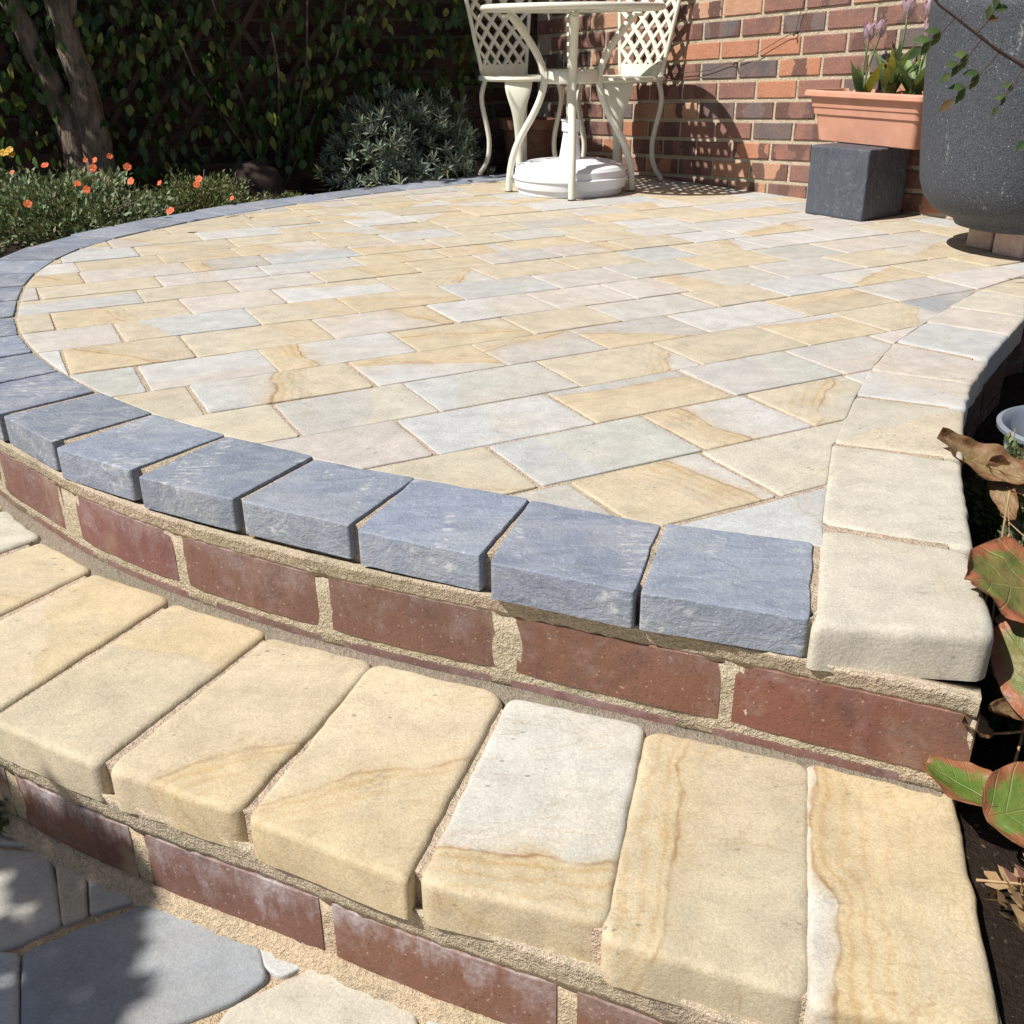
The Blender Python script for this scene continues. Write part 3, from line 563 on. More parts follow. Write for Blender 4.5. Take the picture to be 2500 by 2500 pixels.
# second course, of which only the top shows
s_ = 0.06
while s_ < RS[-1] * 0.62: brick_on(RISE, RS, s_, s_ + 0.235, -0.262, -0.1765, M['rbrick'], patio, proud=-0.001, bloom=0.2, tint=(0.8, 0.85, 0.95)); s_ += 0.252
# bricks of the flank facing the planting bed
FL = [Vector(p) for p in [(0.494, 0.876), (0.553, 1.107), (0.655, 1.395), (0.753, 1.622), (0.82, 1.76), (0.908, 1.90), (1.04, 2.095), (1.14, 2.235), (1.222, 2.418), (1.42, 2.52)]]
def strip(name, P, a, b, z0, z1, off0, off1, mat, parent, tint, rough=0.002, flip=1, n_per=0.012, kind=None):
    """thin solid ribbon of mortar between two heights along a polyline; off = distance from the line outwards at bottom / top"""
    S_ = cumlen(P); n = int((b - a) / n_per); vs, fs = [], []; rows = 5; m = rows + 1
    seed = RND() * 99
    for i in range(n + 1):
        s_ = a + (b - a) * i / n; p = at_len(P, S_, s_); t = (at_len(P, S_, s_ + 0.02) - at_len(P, S_, s_ - 0.02)).normalized(); nn = Vector((-t.y, t.x)) * sgn * flip
        for k in range(rows):
            f = k / (rows - 1); o_ = off0 + (off1 - off0) * f + rough * mn.noise(Vector((s_ * 70, f * 5, seed))) + rough * 0.7 * mn.noise(Vector((s_ * 190, f * 9, seed)))
            q = p + nn * o_; vs.append((q.x, q.y, z0 + (z1 - z0) * f))
        q = p - nn * 0.04; vs.append((q.x, q.y, (z0 + z1) / 2))
    for i in range(n):
        for k in range(m):
            k2 = (k + 1) % m; fs.append((i * m + k, (i + 1) * m + k, (i + 1) * m + k2, i * m + k2))
    fs += [tuple(range(m))[::-1], tuple(n * m + k for k in range(m))]
    o = mesh_obj(name, vs, fs, mat, parent, (0, 0, 0), True); o.color = (*tint, 1)
    if kind: o['kind'] = kind
    return o
RL = RS[-1] * 0.72
strip('mortar_bed', RISE, 0.003, RL, -0.0815, -0.0495, -0.002, 0.0065, M['mortar'], patio, (1.2, 1.2, 1.14), 0.0028)
strip('mortar_joint', RISE, 0.002, RL, -0.205, -0.0785, -0.0025, -0.0025, M['mortar'], patio, (1.15, 1.17, 1.08), 0.002)
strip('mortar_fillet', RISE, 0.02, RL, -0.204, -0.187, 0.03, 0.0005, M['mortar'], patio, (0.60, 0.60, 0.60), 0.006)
for i in range(len(FL) - 1):
    pass
FS = cumlen(FL)
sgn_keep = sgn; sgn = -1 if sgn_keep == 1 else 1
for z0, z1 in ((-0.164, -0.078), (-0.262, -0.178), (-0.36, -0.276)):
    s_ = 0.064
    while s_ < FS[-1] - 0.1: e_ = min(s_ + 0.235, FS[-1]); brick_on(FL, FS, s_, e_, z0, z1, M['rbrick'], patio, bloom=0.0, tint=(0.4, 0.45, 0.5)); s_ = e_ + 0.014  # dark tint paints the flank's shade into the brick colour
strip('mortar_joint', FL, 0.062, FS[-1], -0.46, -0.05, -0.006, -0.006, M['mortar'], patio, (0.4, 0.4, 0.38), 0.003)  # joints tinted dark too, as painted shade
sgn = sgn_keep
# ------------------------------------------------------------------ lower step
TZ = -0.19
TR = {'T1': [(0.3436, 0.9387), (0.487, 0.885), (0.410, 0.592), (0.2625, 0.6218)], 'T2': [(0.1655, 0.995), (0.3369, 0.9303), (0.2567, 0.6338), (0.0868, 0.6971)], 'T3': [(-0.0039, 1.0681), (0.1552, 1.0063), (0.0846, 0.714), (-0.0894, 0.7694)], 'T4': [(-0.1898, 1.1486), (-0.0186, 1.0758), (-0.1122, 0.7749), (-0.2849, 0.8646)],
 'T5': [(-0.3489, 1.2182), (-0.1966, 1.151), (-0.3057, 0.8771), (-0.470, 0.9482)], 'T6': [(-0.5138, 1.3169), (-0.3604, 1.2335), (-0.4929, 0.959), (-0.6523, 1.0475)], 'T7': [(-0.6689, 1.4091), (-0.5289, 1.3331), (-0.6631, 1.0608), (-0.822, 1.161)],
 'T8': [(-0.8058, 1.5289), (-0.6872, 1.4336), (-0.839, 1.187), (-0.991, 1.309)], 'T9': [(-0.925, 1.660), (-0.8216, 1.5509), (-1.012, 1.333), (-1.14, 1.468)], 'T10': [(-1.035, 1.79), (-0.937, 1.675), (-1.16, 1.488), (-1.275, 1.633)]}
front = [(0.415, 0.580), (0.2605, 0.612), (0.0868, 0.688), (-0.0894, 0.762), (-0.2849, 0.8546), (-0.470, 0.9382), (-0.6523, 1.0375), (-0.827, 1.153), (-0.997, 1.299), (-1.147, 1.458), (-1.285, 1.625)]
FR = [Vector((p.x, p.y)) for p in spline([(a, b, 0) for a, b in front], 6)]
FRI = off_curve(FR, -sgn * 0.007)
step_poly = [tuple(p) for p in off_curve(FR, -sgn * 0.0118)] + [(-1.12, 1.86), (-0.95, 1.66), (-0.76, 1.47), (-0.5, 1.30), (-0.25, 1.17), (0.0, 1.05), (0.25, 0.95), (0.483, 0.868)]
step = prism('step', step_poly, -0.46, TZ - 0.006, M['mortar']); step.color = (1.2, 1.15, 1.1, 1); tag(step, 'lower curved step of long buff sandstone setts on red brick')
TP = {'T1': ('w', 'y', (1, -0.27), -0.066, 1.0), 'T2': ('b', 'b', (-1, 0.27), 0.045, 0.95), 'T3': ('w', 'b', (-0.15, -1), 0.10, 1.0), 'T4': ('b', 'y', (0.35, -1), 0.045, 0.6), 'T5': ('b', 'y', (0.45, -1), 0.085, 0.6), 'T6': ('b', 'y', (0.5, 1), 0.05, 0.18), 'T7': ('b', 'y', (1, 0.3), 0.0, 0.12), 'T8': ('y', 'b', (0.3, 1), 0.0, 0.5), 'T9': ('k', 'w', (1, 0), 0.0, 0.1), 'T10': ('b',)}
for k_, q in TR.items():
    q = grow(q, 0.0135)
    o = stone('tread_stone', q, TZ + U(-0.001, 0.002), 0.058, 0.0085, M['sand'], step, 0.016, 0.011, 0.0024, 0.008, 0.0, 0.006)
    sp_ = TP[k_]; warm = True
    if len(sp_) == 1: paint(o, sp_[0], sp_[0], (1, 0), 0.06, 0.1)
    else: paint(o, sp_[0], sp_[1], sp_[2], sp_[3], sp_[4])
    c_ = o.color; c2_ = o['col2']; o.color = (c_[0] * 1.03, c_[1] * 1.0, c_[2] * 0.93, 1); o['col2'] = (c2_[0] * 1.03, c2_[1] * 0.99, c2_[2] * 0.88)
FRS = cumlen(FRI)
xs2 = [(0.39, 0.285), (0.262, 0.0599), (0.0391, -0.2052), (-0.2215, -0.4502), (-0.4726, -0.655), (-0.675, -0.87), (-0.89, -1.08)]
for a, b in xs2: brick_on(FRI, FRS, s_at(FRI, FRS, a), s_at(FRI, FRS, b), -0.372, -0.285, M['rbrick'], step, bloom=1.0 if a < 0.2 else 0.5, tint=(1.0, 1.0, 1.0))
strip('mortar_bed', FRI, 0.0, FRS[-1], -0.289, -0.236, -0.003, 0.0065, M['mortar'], step, (1.25, 1.26, 1.2), 0.0026)
strip('mortar_joint', FRI, 0.0, FRS[-1], -0.40, -0.284, -0.0035, -0.0035, M['mortar'], step, (1.2, 1.15, 1.02), 0.002)
strip('mortar_fillet', FRI, 0.0, FRS[-1], -0.398, -0.366, 0.026, 0.0015, M['mortar'], step, (1.15, 1.08, 0.95), 0.006)

# ------------------------------------------------------------------ lower path
GZ = -0.385
path_poly = [(-2.2, 0.2), (1.4, 0.2), (0.6, 0.5)] + [tuple(p) for p in off_curve(FR, -sgn * 0.03)] + [(-2.2, 1.8)]
path = prism('path', path_poly, -0.465, GZ - 0.008, M['mortar']); path.color = (1.18, 1.08, 0.95, 1); tag(path, 'lower path of irregular tumbled sandstone pieces')
PG = [([(-0.5765, 0.8535), (-0.4434, 0.930), (-0.3355, 0.8841), (-0.3107, 0.8654), (-0.2865, 0.8116), (-0.3198, 0.7844), (-0.3701, 0.7609), (-0.45, 0.735), (-0.5265, 0.735)], 's'), ([(-0.3074, 0.8709), (-0.236, 0.8385), (-0.2697, 0.8192), (-0.2878, 0.8325)], 'u'),
 ([(-0.3159, 0.7723), (-0.2216, 0.8317), (-0.1692, 0.8206), (-0.125, 0.788), (-0.09, 0.70), (-0.24, 0.64), (-0.33, 0.70)], 'k'), ([(-0.70, 1.02), (-0.6134, 1.0121), (-0.5548, 0.897), (-0.6064, 0.8595), (-0.70, 0.87)], 'g'), ([(-0.6044, 1.0085), (-0.5637, 1.000), (-0.5262, 0.9113), (-0.5502, 0.898)], 't'),
 ([(-0.5567, 1.0005), (-0.4642, 0.9503), (-0.4639, 0.9378), (-0.5197, 0.9142)], 'g'), ([(-0.70, 0.855), (-0.5859, 0.8492), (-0.5366, 0.7365), (-0.70, 0.70)], 'u'), ([(-0.205, 0.8187), (-0.1308, 0.7971), (-0.1197, 0.792), (0.0016, 0.7491), (0.10, 0.70), (0.06, 0.62), (-0.075, 0.70), (-0.11, 0.785)], 'u'),
 ([(-0.53, 0.72), (-0.37, 0.745), (-0.34, 0.695), (-0.40, 0.60), (-0.54, 0.60)], 'k'), ([(-0.95, 1.10), (-0.72, 1.03), (-0.715, 0.72), (-0.97, 0.75)], 'b'), ([(-0.07, 0.685), (0.06, 0.605), (0.20, 0.56), (0.15, 0.46), (-0.08, 0.50)], 'b'), ([(-0.9, 1.14), (-0.70, 1.035), (-0.62, 1.025), (-0.66, 1.03), (-0.80, 1.11)], 'g')]
for q, c_ in PG:
    o = stone('paving_stone', grow(q, 0.006), GZ + U(-0.001, 0.002), 0.04, 0.006, M['sand'], path, 0.011, 0.012, 0.002, 0.004); paint(o, c_, c_, (1, 0), 0.4, 0.05)

# ------------------------------------------------------------------ beds
def bed(name, poly, z, label):
    """soil sheet with an uneven surface"""
    xs_ = [p[0] for p in poly]; ys_ = [p[1] for p in poly]; x0, x1, y0, y1 = min(xs_), max(xs_), min(ys_), max(ys_); st = 0.05
    nx, ny = int((x1 - x0) / st) + 1, int((y1 - y0) / st) + 1; vs, fs = [], []
    for j in range(ny + 1):
        for i in range(nx + 1):
            x, y = x0 + i * st, y0 + j * st; vs.append((x, y, z + 0.018 * mn.noise(Vector((x * 5, y * 5, 3))) + 0.012 * mn.noise(Vector((x * 17, y * 17, 9)))))
    for j in range(ny):
        for i in range(nx): a = j * (nx + 1) + i; fs.append((a, a + 1, a + nx + 2, a + nx + 1))
    o = mesh_obj(name, vs, fs, M['soil']); return tag(o, label, None, None, 'structure')
bed('flower_bed', [(-4.2, 1.9), (0.3, 6.2)], -0.085, 'dark soil bed behind the slate rim')
bed('planting_bed', [(0.42, 0.35), (2.4, 2.9)], -0.205, 'dark soil bed beside the steps')

# ------------------------------------------------------------------ brick walls
def wall(name, label, O, E, Nn, s0, s1, slope, zb, rows, z_top, offs, joint_ref, dark=1.0):
    t = thing(name, label, 'wall', (O.x, O.y, 0))
    def P3(s_, z, d_): q = O + E * s_ + Nn * d_; return Vector((q.x, q.y, z + slope * s_)) - Vector((O.x, O.y, 0))
    mb = MB(); vs = [P3(s_, z, d_) for d_ in (-0.006, -0.22) for z, s_ in ((-0.45, s0), (-0.45, s1), (z_top, s1), (z_top, s0))]
    mb.add(vs, [(0, 1, 2, 3), (7, 6, 5, 4), (0, 4, 5, 1), (1, 5, 6, 2), (2, 6, 7, 3), (3, 7, 4, 0)])
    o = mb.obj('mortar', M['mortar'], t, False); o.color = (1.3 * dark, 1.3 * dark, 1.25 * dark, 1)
    PW = 0.2055; H_ = 0.0757
    def brick(s_, z, mbx=None):
        l, h, g = (PW - 0.0140) / 2, (H_ - 0.0160) / 2, 0.003
        seed = RND() * 100; vs = []
        c = P3(s_, z, 0)
        pr = U(-0.0015, 0.002)
        for (dd, e) in ((-0.03, 0), (-g * 0.7, 0), (pr, g)):
            for (a, b) in ((-1, -1), (-1, 0), (-1, 1), (0, 1), (1, 1), (1, 0), (1, -1), (0, -1)):
                w = 0.0016 * mn.noise(Vector((a * 3, b * 3, seed))); q = P3(s_ + a * (l - e + w), z + b * (h - e + w), dd); vs.append(q)
        fs = [(r_ * 8 + i, r_ * 8 + (i + 1) % 8, (r_ + 1) * 8 + (i + 1) % 8, (r_ + 1) * 8 + i) for r_ in range(2) for i in range(8)] + [tuple(16 + i for i in range(8))]
        if mbx is not None: mbx.add(vs, fs); return
        o = mesh_obj('brick', [v - c for v in vs], fs, M['wbrick'], t, c, False)
        # windings may be inverted depending on the wall's handedness: fix once by the face normal
        if o.data.polygons[-1].normal.dot(Nn) < 0: o.data.flip_normals()
        k = RND()
        A = (0.45, 0.215, 0.13) if k < 0.22 else (0.47, 0.275, 0.18) if k < 0.40 else (0.195, 0.11, 0.092) if k < 0.84 else (0.12, 0.105, 0.105)
        B = (0.41, 0.18, 0.105) if k < 0.22 else (0.44, 0.235, 0.14) if k < 0.40 else (0.30, 0.145, 0.105) if k < 0.84 else (0.2, 0.13, 0.11)
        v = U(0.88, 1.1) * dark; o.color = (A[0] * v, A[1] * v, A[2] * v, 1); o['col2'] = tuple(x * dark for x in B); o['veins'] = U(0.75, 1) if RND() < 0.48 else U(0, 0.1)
        return o
    up_ = MB()
    r_ = 0
    while True:
        z = zb + H_ * (r_ + 0.5)
        if z + H_ / 2 > z_top: break
        s_ = joint_ref + (PW / 2) + (PW / 2 if r_ % 2 else 0)
        while s_ - PW > s0: s_ -= PW
        while s_ < s1:
            if s_ - PW / 2 > s0 - 0.02 and s_ + PW / 2 < s1 + 0.02:
                if r_ < rows: brick(s_, z)
                else: brick(s_, z, up_)
            s_ += PW
        r_ += 1
    if up_.v:
        o = up_.obj('upper_brick_courses', M['wbrick'], t, False); o['kind'] = 'stuff'; o.color = (0.2, 0.09, 0.065, 1); o['col2'] = (0.36, 0.15, 0.085); o['veins'] = 0.4
    return t
wall('brick_wall', 'sunlit multicoloured brick wall behind the tulips and bistro set', W0, WE, WN, -1.46, 2.3, 0.047, 0.041 - 0.0757 * 2, 12, 1.5, 0, -0.22)
wall('brick_wall', 'shaded dark brick wall behind the trellis and tree', BW0, BE, BN, -0.25, 4.3, 0.0, -0.10, 11, 1.7, 0, 0.0, 0.24)  # brick and mortar colours darkened to stand in for shade

# ------------------------------------------------------------------ wire on the wall
wt_ = thing('wall_wire', 'thin rusty training wire nailed across the sunlit brick wall', 'wire', tuple(W0 + WN * 0.01))
def wp(s_, z, d_=0.012): q = W0 + WE * s_ + WN * d_; return Vector((q.x, q.y, z)) - Vector(wt_.location)
mb = MB(); pts = [wp(*p) for p in [(-0.80, 0.405), (-0.373, 0.439), (-0.271, 0.447), (-0.161, 0.476), (-0.124, 0.478), (-0.021, 0.509), (0.122, 0.571), (0.165, 0.582), (0.178, 0.636), (0.197, 0.691), (0.215, 0.78)]]
mb.tube(spline(pts, 4), 0.0013, 5); mb.obj('wire', M['wire'], wt_)
for a, z in ((-0.124, 0.478), (0.165, 0.582)):
    mb = MB(); mb.tube([wp(a, z, -0.004), wp(a, z, 0.012), wp(a + 0.004, z - 0.006, 0.022)], [0.003, 0.003, 0.0045], 6); mb.obj('nail', M['wire'], wt_)

# ------------------------------------------------------------------ bistro table
TC = Vector((0.252, 4.32, 0)); TH = 0.69
tb = thing('bistro_table', 'round cream cast metal bistro table with pierced top', 'table', tuple(TC))
mb = MB(); R = 0.355; zt = TH - 0.012
mb.lathe([(R - 0.045, zt - 0.004), (R - 0.012, zt - 0.012), (R - 0.002, zt - 0.006), (R, zt + 0.003), (R - 0.006, zt + 0.011), (R - 0.03, zt + 0.011), (R - 0.045, zt + 0.008), (R - 0.045, zt - 0.004)], n=72, close=False)
o = mb.obj('rim', M['cream'], tb)
mb = MB(); ri = 0.262
mb.lathe([(ri, zt - 0.004), (ri + 0.016, zt - 0.004), (ri + 0.016, zt + 0.007), (ri, zt + 0.007), (ri, zt - 0.004)], n=64, close=False)
NS = 34
for k in range(NS):      # tapered teeth between lattice ring and rim
    th = 2 * math.pi * k / NS; e = Vector((math.cos(th), math.sin(th), 0)); n_ = Vector((-e.y, e.x, 0)); a = e * (ri + 0.012); b = e * (R - 0.042)
    w0, w1 = 0.015, 0.006; zz_ = Vector((0, 0, 0.0055)); c0 = Vector((0, 0, zt + 0.0015))
    mb.add([a - n_ * w0 - zz_ + c0, a + n_ * w0 - zz_ + c0, b + n_ * w1 - zz_ + c0, b - n_ * w1 - zz_ + c0, a - n_ * w0 + zz_ + c0, a + n_ * w0 + zz_ + c0, b + n_ * w1 + zz_ + c0, b - n_ * w1 + zz_ + c0], [(3, 2, 1, 0), (4, 5, 6, 7), (0, 1, 5, 4), (1, 2, 6, 5), (2, 3, 7, 6), (3, 0, 4, 7)])
for fam, ang in ((0, 0.95), (1, -0.95)):
    e = Vector((math.cos(ang), math.sin(ang), 0)); n_ = Vector((-e.y, e.x, 0))
    for k in range(-6, 7):
        dd = k * 0.0435; l = math.sqrt(max(0, (ri + 0.005) ** 2 - dd * dd))
        if l > 0.03: mb.box(n_ * dd + Vector((0, 0, zt + 0.0015 + (0.0007 if fam else 0))), e * l, n_ * 0.0105, Vector((0, 0, 0.005)))
mb.lathe([(0.001, zt - 0.005), (0.032, zt - 0.005), (0.032, zt + 0.009), (0.001, zt + 0.009)], n=20)
mb.obj('tabletop', M['cream'], tb, False)
for k in range(4):
    th = -math.pi / 2 + k * math.pi / 2 - 0.03; e = Vector((math.cos(th), math.sin(th), 0)); n_ = Vector((-e.y, e.x, 0))
    prof = [(0.238, 0.653), (0.226, 0.64), (0.198, 0.605), (0.160, 0.555), (0.128, 0.50), (0.110, 0.45), (0.108, 0.415), (0.122, 0.36), (0.150, 0.30), (0.186, 0.24), (0.218, 0.18), (0.238, 0.12), (0.248, 0.06), (0.251, 0.004)]
    pts = spline([e * r_ + Vector((0, 0, z)) for r_, z in prof], 4)
    mb = MB(); mb.tube(pts, [0.0145] * len(pts), 10, True, (n_, [0.018 - 0.004 * i / len(pts) for i in range(len(pts))]))
    mb.box(e * 0.243 + Vector((0, 0, 0.652)), e * 0.028, n_ * 0.013, Vector((0, 0, 0.005)))
    leg = mb.obj('leg', M['cream'], tb); autosmooth(leg, 50)
    mb = MB(); mb.lathe([(0.016, 0.0), (0.016, 0.006)], e * 0.251, 10); mb.obj('foot', M['wire'], leg)
mb = MB(); mb.lathe([(0.094, 0.415), (0.099, 0.412), (0.103, 0.418), (0.103, 0.455), (0.099, 0.460), (0.094, 0.457), (0.094, 0.415)], n=40, close=False); mb.obj('stretcher_ring', M['cream'], tb)

# ------------------------------------------------------------------ bistro chairs
def chair(loc, face, label):
    """face = direction (angle) the sitter looks"""
    t = thing('bistro_chair', label, 'chair', loc, 'cream bistro chairs at the pierced table')
    f = Vector((math.cos(face), math.sin(face), 0)); s_ = Vector((-f.y, f.x, 0)); Z = Vector((0, 0, 1))
    mb = MB(); mb.lathe([(0.02, 0.408), (0.172, 0.404), (0.186, 0.406), (0.191, 0.414), (0.187, 0.423), (0.17, 0.424), (0.02, 0.42)], n=48); seat = mb.obj('seat', M['cream'], t); autosmooth(seat, 40)
    for k in range(4):
        th = face + math.pi / 4 + k * math.pi / 2; e = Vector((math.cos(th), math.sin(th), 0)); n_ = Vector((-e.y, e.x, 0))
        prof = [(0.160, 0.406, 0.060), (0.172, 0.37, 0.055), (0.178, 0.33, 0.043), (0.172, 0.28, 0.028), (0.158, 0.22, 0.020), (0.148, 0.16, 0.0165), (0.150, 0.10, 0.0155), (0.166, 0.05, 0.0145), (0.186, 0.02, 0.014), (0.193, 0.004, 0.0145)]
        if k in (1, 2): prof = [(a, b, max(0.0145, c * 0.5)) for a, b, c in prof]
        pts = spline([(*(e * a + Z * b),) for a, b, c in prof], 4); wd_ = [p.x for p in spline([(c, 0, 0) for a, b, c in prof], 4)]
        mb = MB(); mb.tube(pts, [0.011] * len(pts), 12, True, (n_, wd_)); lg = mb.obj('leg', M['cream'], t); autosmooth(lg, 60)
    # backrest: curved pierced panel leaning back
    lean = 0.15; W0_, W1_, Hh = 0.125, 0.225, 0.54
    def bp(a, h, d_=0.0):      # a in -1..1 across, h height
        w = W0_ + (W1_ - W0_) * (h / Hh); x = a * w
        curve = 0.035 * (1 - (x / 0.23) ** 2)
        return s_ * x + f * (-0.125 - curve - h * lean + d_ + 0.035) + Z * (0.422 + h)
    def top(a): return Hh - 0.14 * abs(a) ** 2.4
    mb = MB()
    rim = [bp(-1, h * top(1)) for h in [i / 8 for i in range(9)]] + [bp(a, top(a)) for a in [-1 + i / 8 for i in range(1, 16)]] + [bp(1, h * top(1)) for h in [1 - i / 8 for i in range(9)]]
    mb.tube(rim, [0.009] * len(rim), 8); frame = mb.obj('back_frame', M['cream'], t)
    mb = MB()
    th_ = 0.005
    def ribbon(P0, P1, w, n=7):
        """flat bar on the panel from (a,h) to (a,h)"""
        vs, fs = [], []
        dx = Vector(((P1[0] - P0[0]) * 0.165, P1[1] - P0[1])); pn = Vector((-dx.y, dx.x)).normalized() * w
        for i in range(n + 1):
            a = P0[0] + (P1[0] - P0[0]) * i / n; h = P0[1] + (P1[1] - P0[1]) * i / n
            for sg in (-1, 1):
                for dd in (-th_, th_): vs.append(bp(a + sg * pn.x / 0.165, h + sg * pn.y, dd))
        for i in range(n):
            b = i * 4; c = b + 4; fs += [(b, c, c + 2, b + 2), (b + 1, b + 3, c + 3, c + 1), (b, b + 1, c + 1, c), (b + 2, c + 2, c + 3, b + 3)]
        mb.add(vs, fs)
    ribbon((-1, 0.022), (1, 0.022), 0.024)
    step_a = 0.47
    for sg in (-1, 1):
        for k in range(-9, 10):
            a0 = k * step_a; pts = []
            for i in range(81):
                h = 0.03 + (Hh - 0.03) * i / 80; a = a0 + sg * (h - 0.03) / 0.17 * 1.05
                if abs(a) <= 1.0 and h <= top(a): pts.append((a, h))
            if len(pts) > 4: ribbon(pts[0], pts[-1], 0.0078, 12)
    mb.obj('lattice', M['cream'], t, False)
    return t
chair((0.06, 4.86, 0), math.radians(-50), 'cream lattice-back bistro chair in front of the shaded dark wall, beside the grey shrub')
chair((0.478, 4.655, 0), math.radians(-143), 'cream lattice-back bistro chair casting its shadow on the sunlit brick wall')

# ------------------------------------------------------------------ parasol base
pb = thing('parasol_base', 'round white plastic parasol base under the table', 'parasol base', (0.252, 4.33, 0))
mb = MB(); mb.lathe([(0.20, 0.0), (0.213, 0.002), (0.216, 0.022), (0.226, 0.027), (0.230, 0.050), (0.230, 0.056), (0.236, 0.060), (0.236, 0.066), (0.228, 0.070), (0.225, 0.094), (0.214, 0.106), (0.186, 0.112), (0.18, 0.118), (0.165, 0.119), (0.16, 0.113), (0.12, 0.118), (0.105, 0.126), (0.06, 0.128), (0.03, 0.129)], n=72); o = mb.obj('base', M['white'], pb); autosmooth(o, 35)
mb = MB(); mb.lathe([(0.043, 0.124), (0.045, 0.135), (0.040, 0.165), (0.031, 0.222), (0.029, 0.234)], n=10); mb.obj('neck', M['white'], pb, False)
mb = MB(); mb.lathe([(0.034, 0.233), (0.036, 0.236), (0.036, 0.272), (0.040, 0.274), (0.040, 0.279), (0.026, 0.279)], n=14); mb.obj('collar', M['white'], pb, False)

# ------------------------------------------------------------------ dark cube plinth, trough, tulips
def cuboid(name, mat, parent, corner, a, b, h, bev=0.008, n=14, rough=0.0, taper=0.0):
    """box from corner along a, b with bevelled edges and subdivided faces"""
    mb = MB(); A, B = Vector(a), Vector(b); c = Vector(corner) + A / 2 + B / 2
    import bmesh
    bm = bmesh.new(); bmesh.ops.create_cube(bm, size=1.0); bmesh.ops.bevel(bm, geom=bm.edges[:], offset=bev / max(A.length, h), segments=3, affect='EDGES', profile=0.6)
    if rough > 0: bmesh.ops.subdivide_edges(bm, edges=[e for e in bm.edges if e.calc_length() > 0.5], cuts=n, use_grid_fill=True)
    for v in bm.verts:
        x, y, z = v.co; k = 1 + taper * (z + 0.5)
        p = A * (x * k) + B * (y * k) + Vector((0, 0, (z + 0.5) * h))
        if rough > 0 and z < 0.49: p += (A.normalized() * x + B.normalized() * y) * rough * mn.noise(Vector((p.x * 16, p.y * 16, p.z * 9 + 4)))
        v.co = p
    me = bpy.data.meshes.new(name); bm.to_mesh(me); bm.free(); me.materials.append(mat)
    me.polygons.foreach_set('use_smooth', [True] * len(me.polygons)); o = bpy.data.objects.new(name, me); col.objects.link(o); o.location = c
    if parent: o.parent = parent
    return o
da = Vector((-0.597, 0.803, 0)) * 0.237; db = Vector((0.803, 0.597, 0)) * 0.232
cube = cuboid('plinth_block', M['cube'], None, (1.195, 3.516, 0.0), da, db, 0.231, 0.007, 16, 0.006)
tag(cube, 'dark slate-look cube upturned under the terracotta trough', 'plinth')
tdir = Vector((0.498, -0.867, 0)).normalized(); tn = Vector((-tdir.y, tdir.x, 0));  # tn points towards the wall
if tn.dot(WN) > 0: tn = -tn
T0 = Vector((1.116, 3.859, 0.2325)) - tn * 0.006
TL, TD, THt = 0.425, 0.125, 0.168
tr = thing('terracotta_trough', 'terracotta plastic trough of tulips on the dark cube', 'planter', tuple(T0 + tdir * TL / 2 + tn * TD / 2))
def trough_ring(z, grow, n=5, rc=0.02):
    """rounded rectangle, grown outwards"""
    hx, hy = TL / 2 + grow, TD / 2 + grow; out = []
    for cx, cy, a0 in ((hx, hy, 0), (-hx, hy, 90), (-hx, -hy, 180), (hx, -hy, 270)):
        for k in range(n):
            a = math.radians(a0 + 90 * k / (n - 1)); x = (abs(cx) - rc) * (1 if cx > 0 else -1) + rc * math.cos(a); y = (abs(cy) - rc) * (1 if cy > 0 else -1) + rc * math.sin(a)
            out.append(tdir * x + tn * y + Vector((0, 0, z)))
    return out
def loft(name, rings, mat, parent, closed=False, flip=False):
    n = len(rings[0]); vs = [v for r_ in rings for v in r_]; fs = [(i * n + k, i * n + (k + 1) % n, (i + 1) * n + (k + 1) % n, (i + 1) * n + k) for i in range(len(rings) - 1) for k in range(n)]
    fs.append(tuple(range(n - 1, -1, -1)))
    if closed: fs.append(tuple((len(rings) - 1) * n + k for k in range(n)))
    o = mesh_obj(name, vs, fs, mat, parent); return autosmooth(o, 35)
loft('body', [trough_ring(z, g) for z, g in ((0, -0.004), (0.003, 0.0), (0.088, 0.013), (0.090, 0.019), (0.112, 0.022), (0.114, 0.026), (0.134, 0.029), (0.142, 0.030), (0.150, 0.031), (0.150, 0.02), (0.135, 0.018))], M['terra'], tr)
loft('rim', [trough_ring(z, g) for z, g in ((0.146, 0.0318), (0.146, 0.044), (0.150, 0.048), (0.163, 0.047), (0.168, 0.042), (0.168, 0.026), (0.14, 0.02))], M['terra'], tr)
loft('soil', [trough_ring(z, g) for z, g in ((0.12, 0.012), (0.148, 0.017))], M['soil'], tr, True)

def blade(vs, fs, vr, base, dirn, length, width, bend, twist=0.0, rows=7, fold=0.25):
    """strap leaf; appended to lists"""
    dirn = Vector(dirn).normalized(); up_ = Vector((0, 0, 1)); side = dirn.cross(up_)
    side = side.normalized() if side.length > 1e-3 else Vector((1, 0, 0))
    p = Vector(base); d = dirn.copy(); a, b = RND(), RND(); n0 = len(vs)
    for i in range(rows + 1):
        t = i / rows; w = width * (math.sin(math.pi * min(1, 0.18 + 0.82 * t)) ** 0.8) * (1 - t ** 4) + 0.0006
        nrm = side.cross(d); s2 = (Matrix.Rotation(twist * t, 3, d) @ side)
        vs += [p - s2 * w + nrm * w * fold, p.copy(), p + s2 * w + nrm * w * fold]; vr += [(a, b, t, 1)] * 3
        out = Vector((dirn.x, dirn.y, 0)); out = out.normalized() if out.length > 1e-3 else side
        d = (d + (out * 0.5 - up_ * 0.7) * bend / rows).normalized(); p = p + d * length / rows
    for i in range(rows):
        for k in range(2): q = n0 + i * 3 + k; fs.append((q, q + 1, q + 4, q + 3))
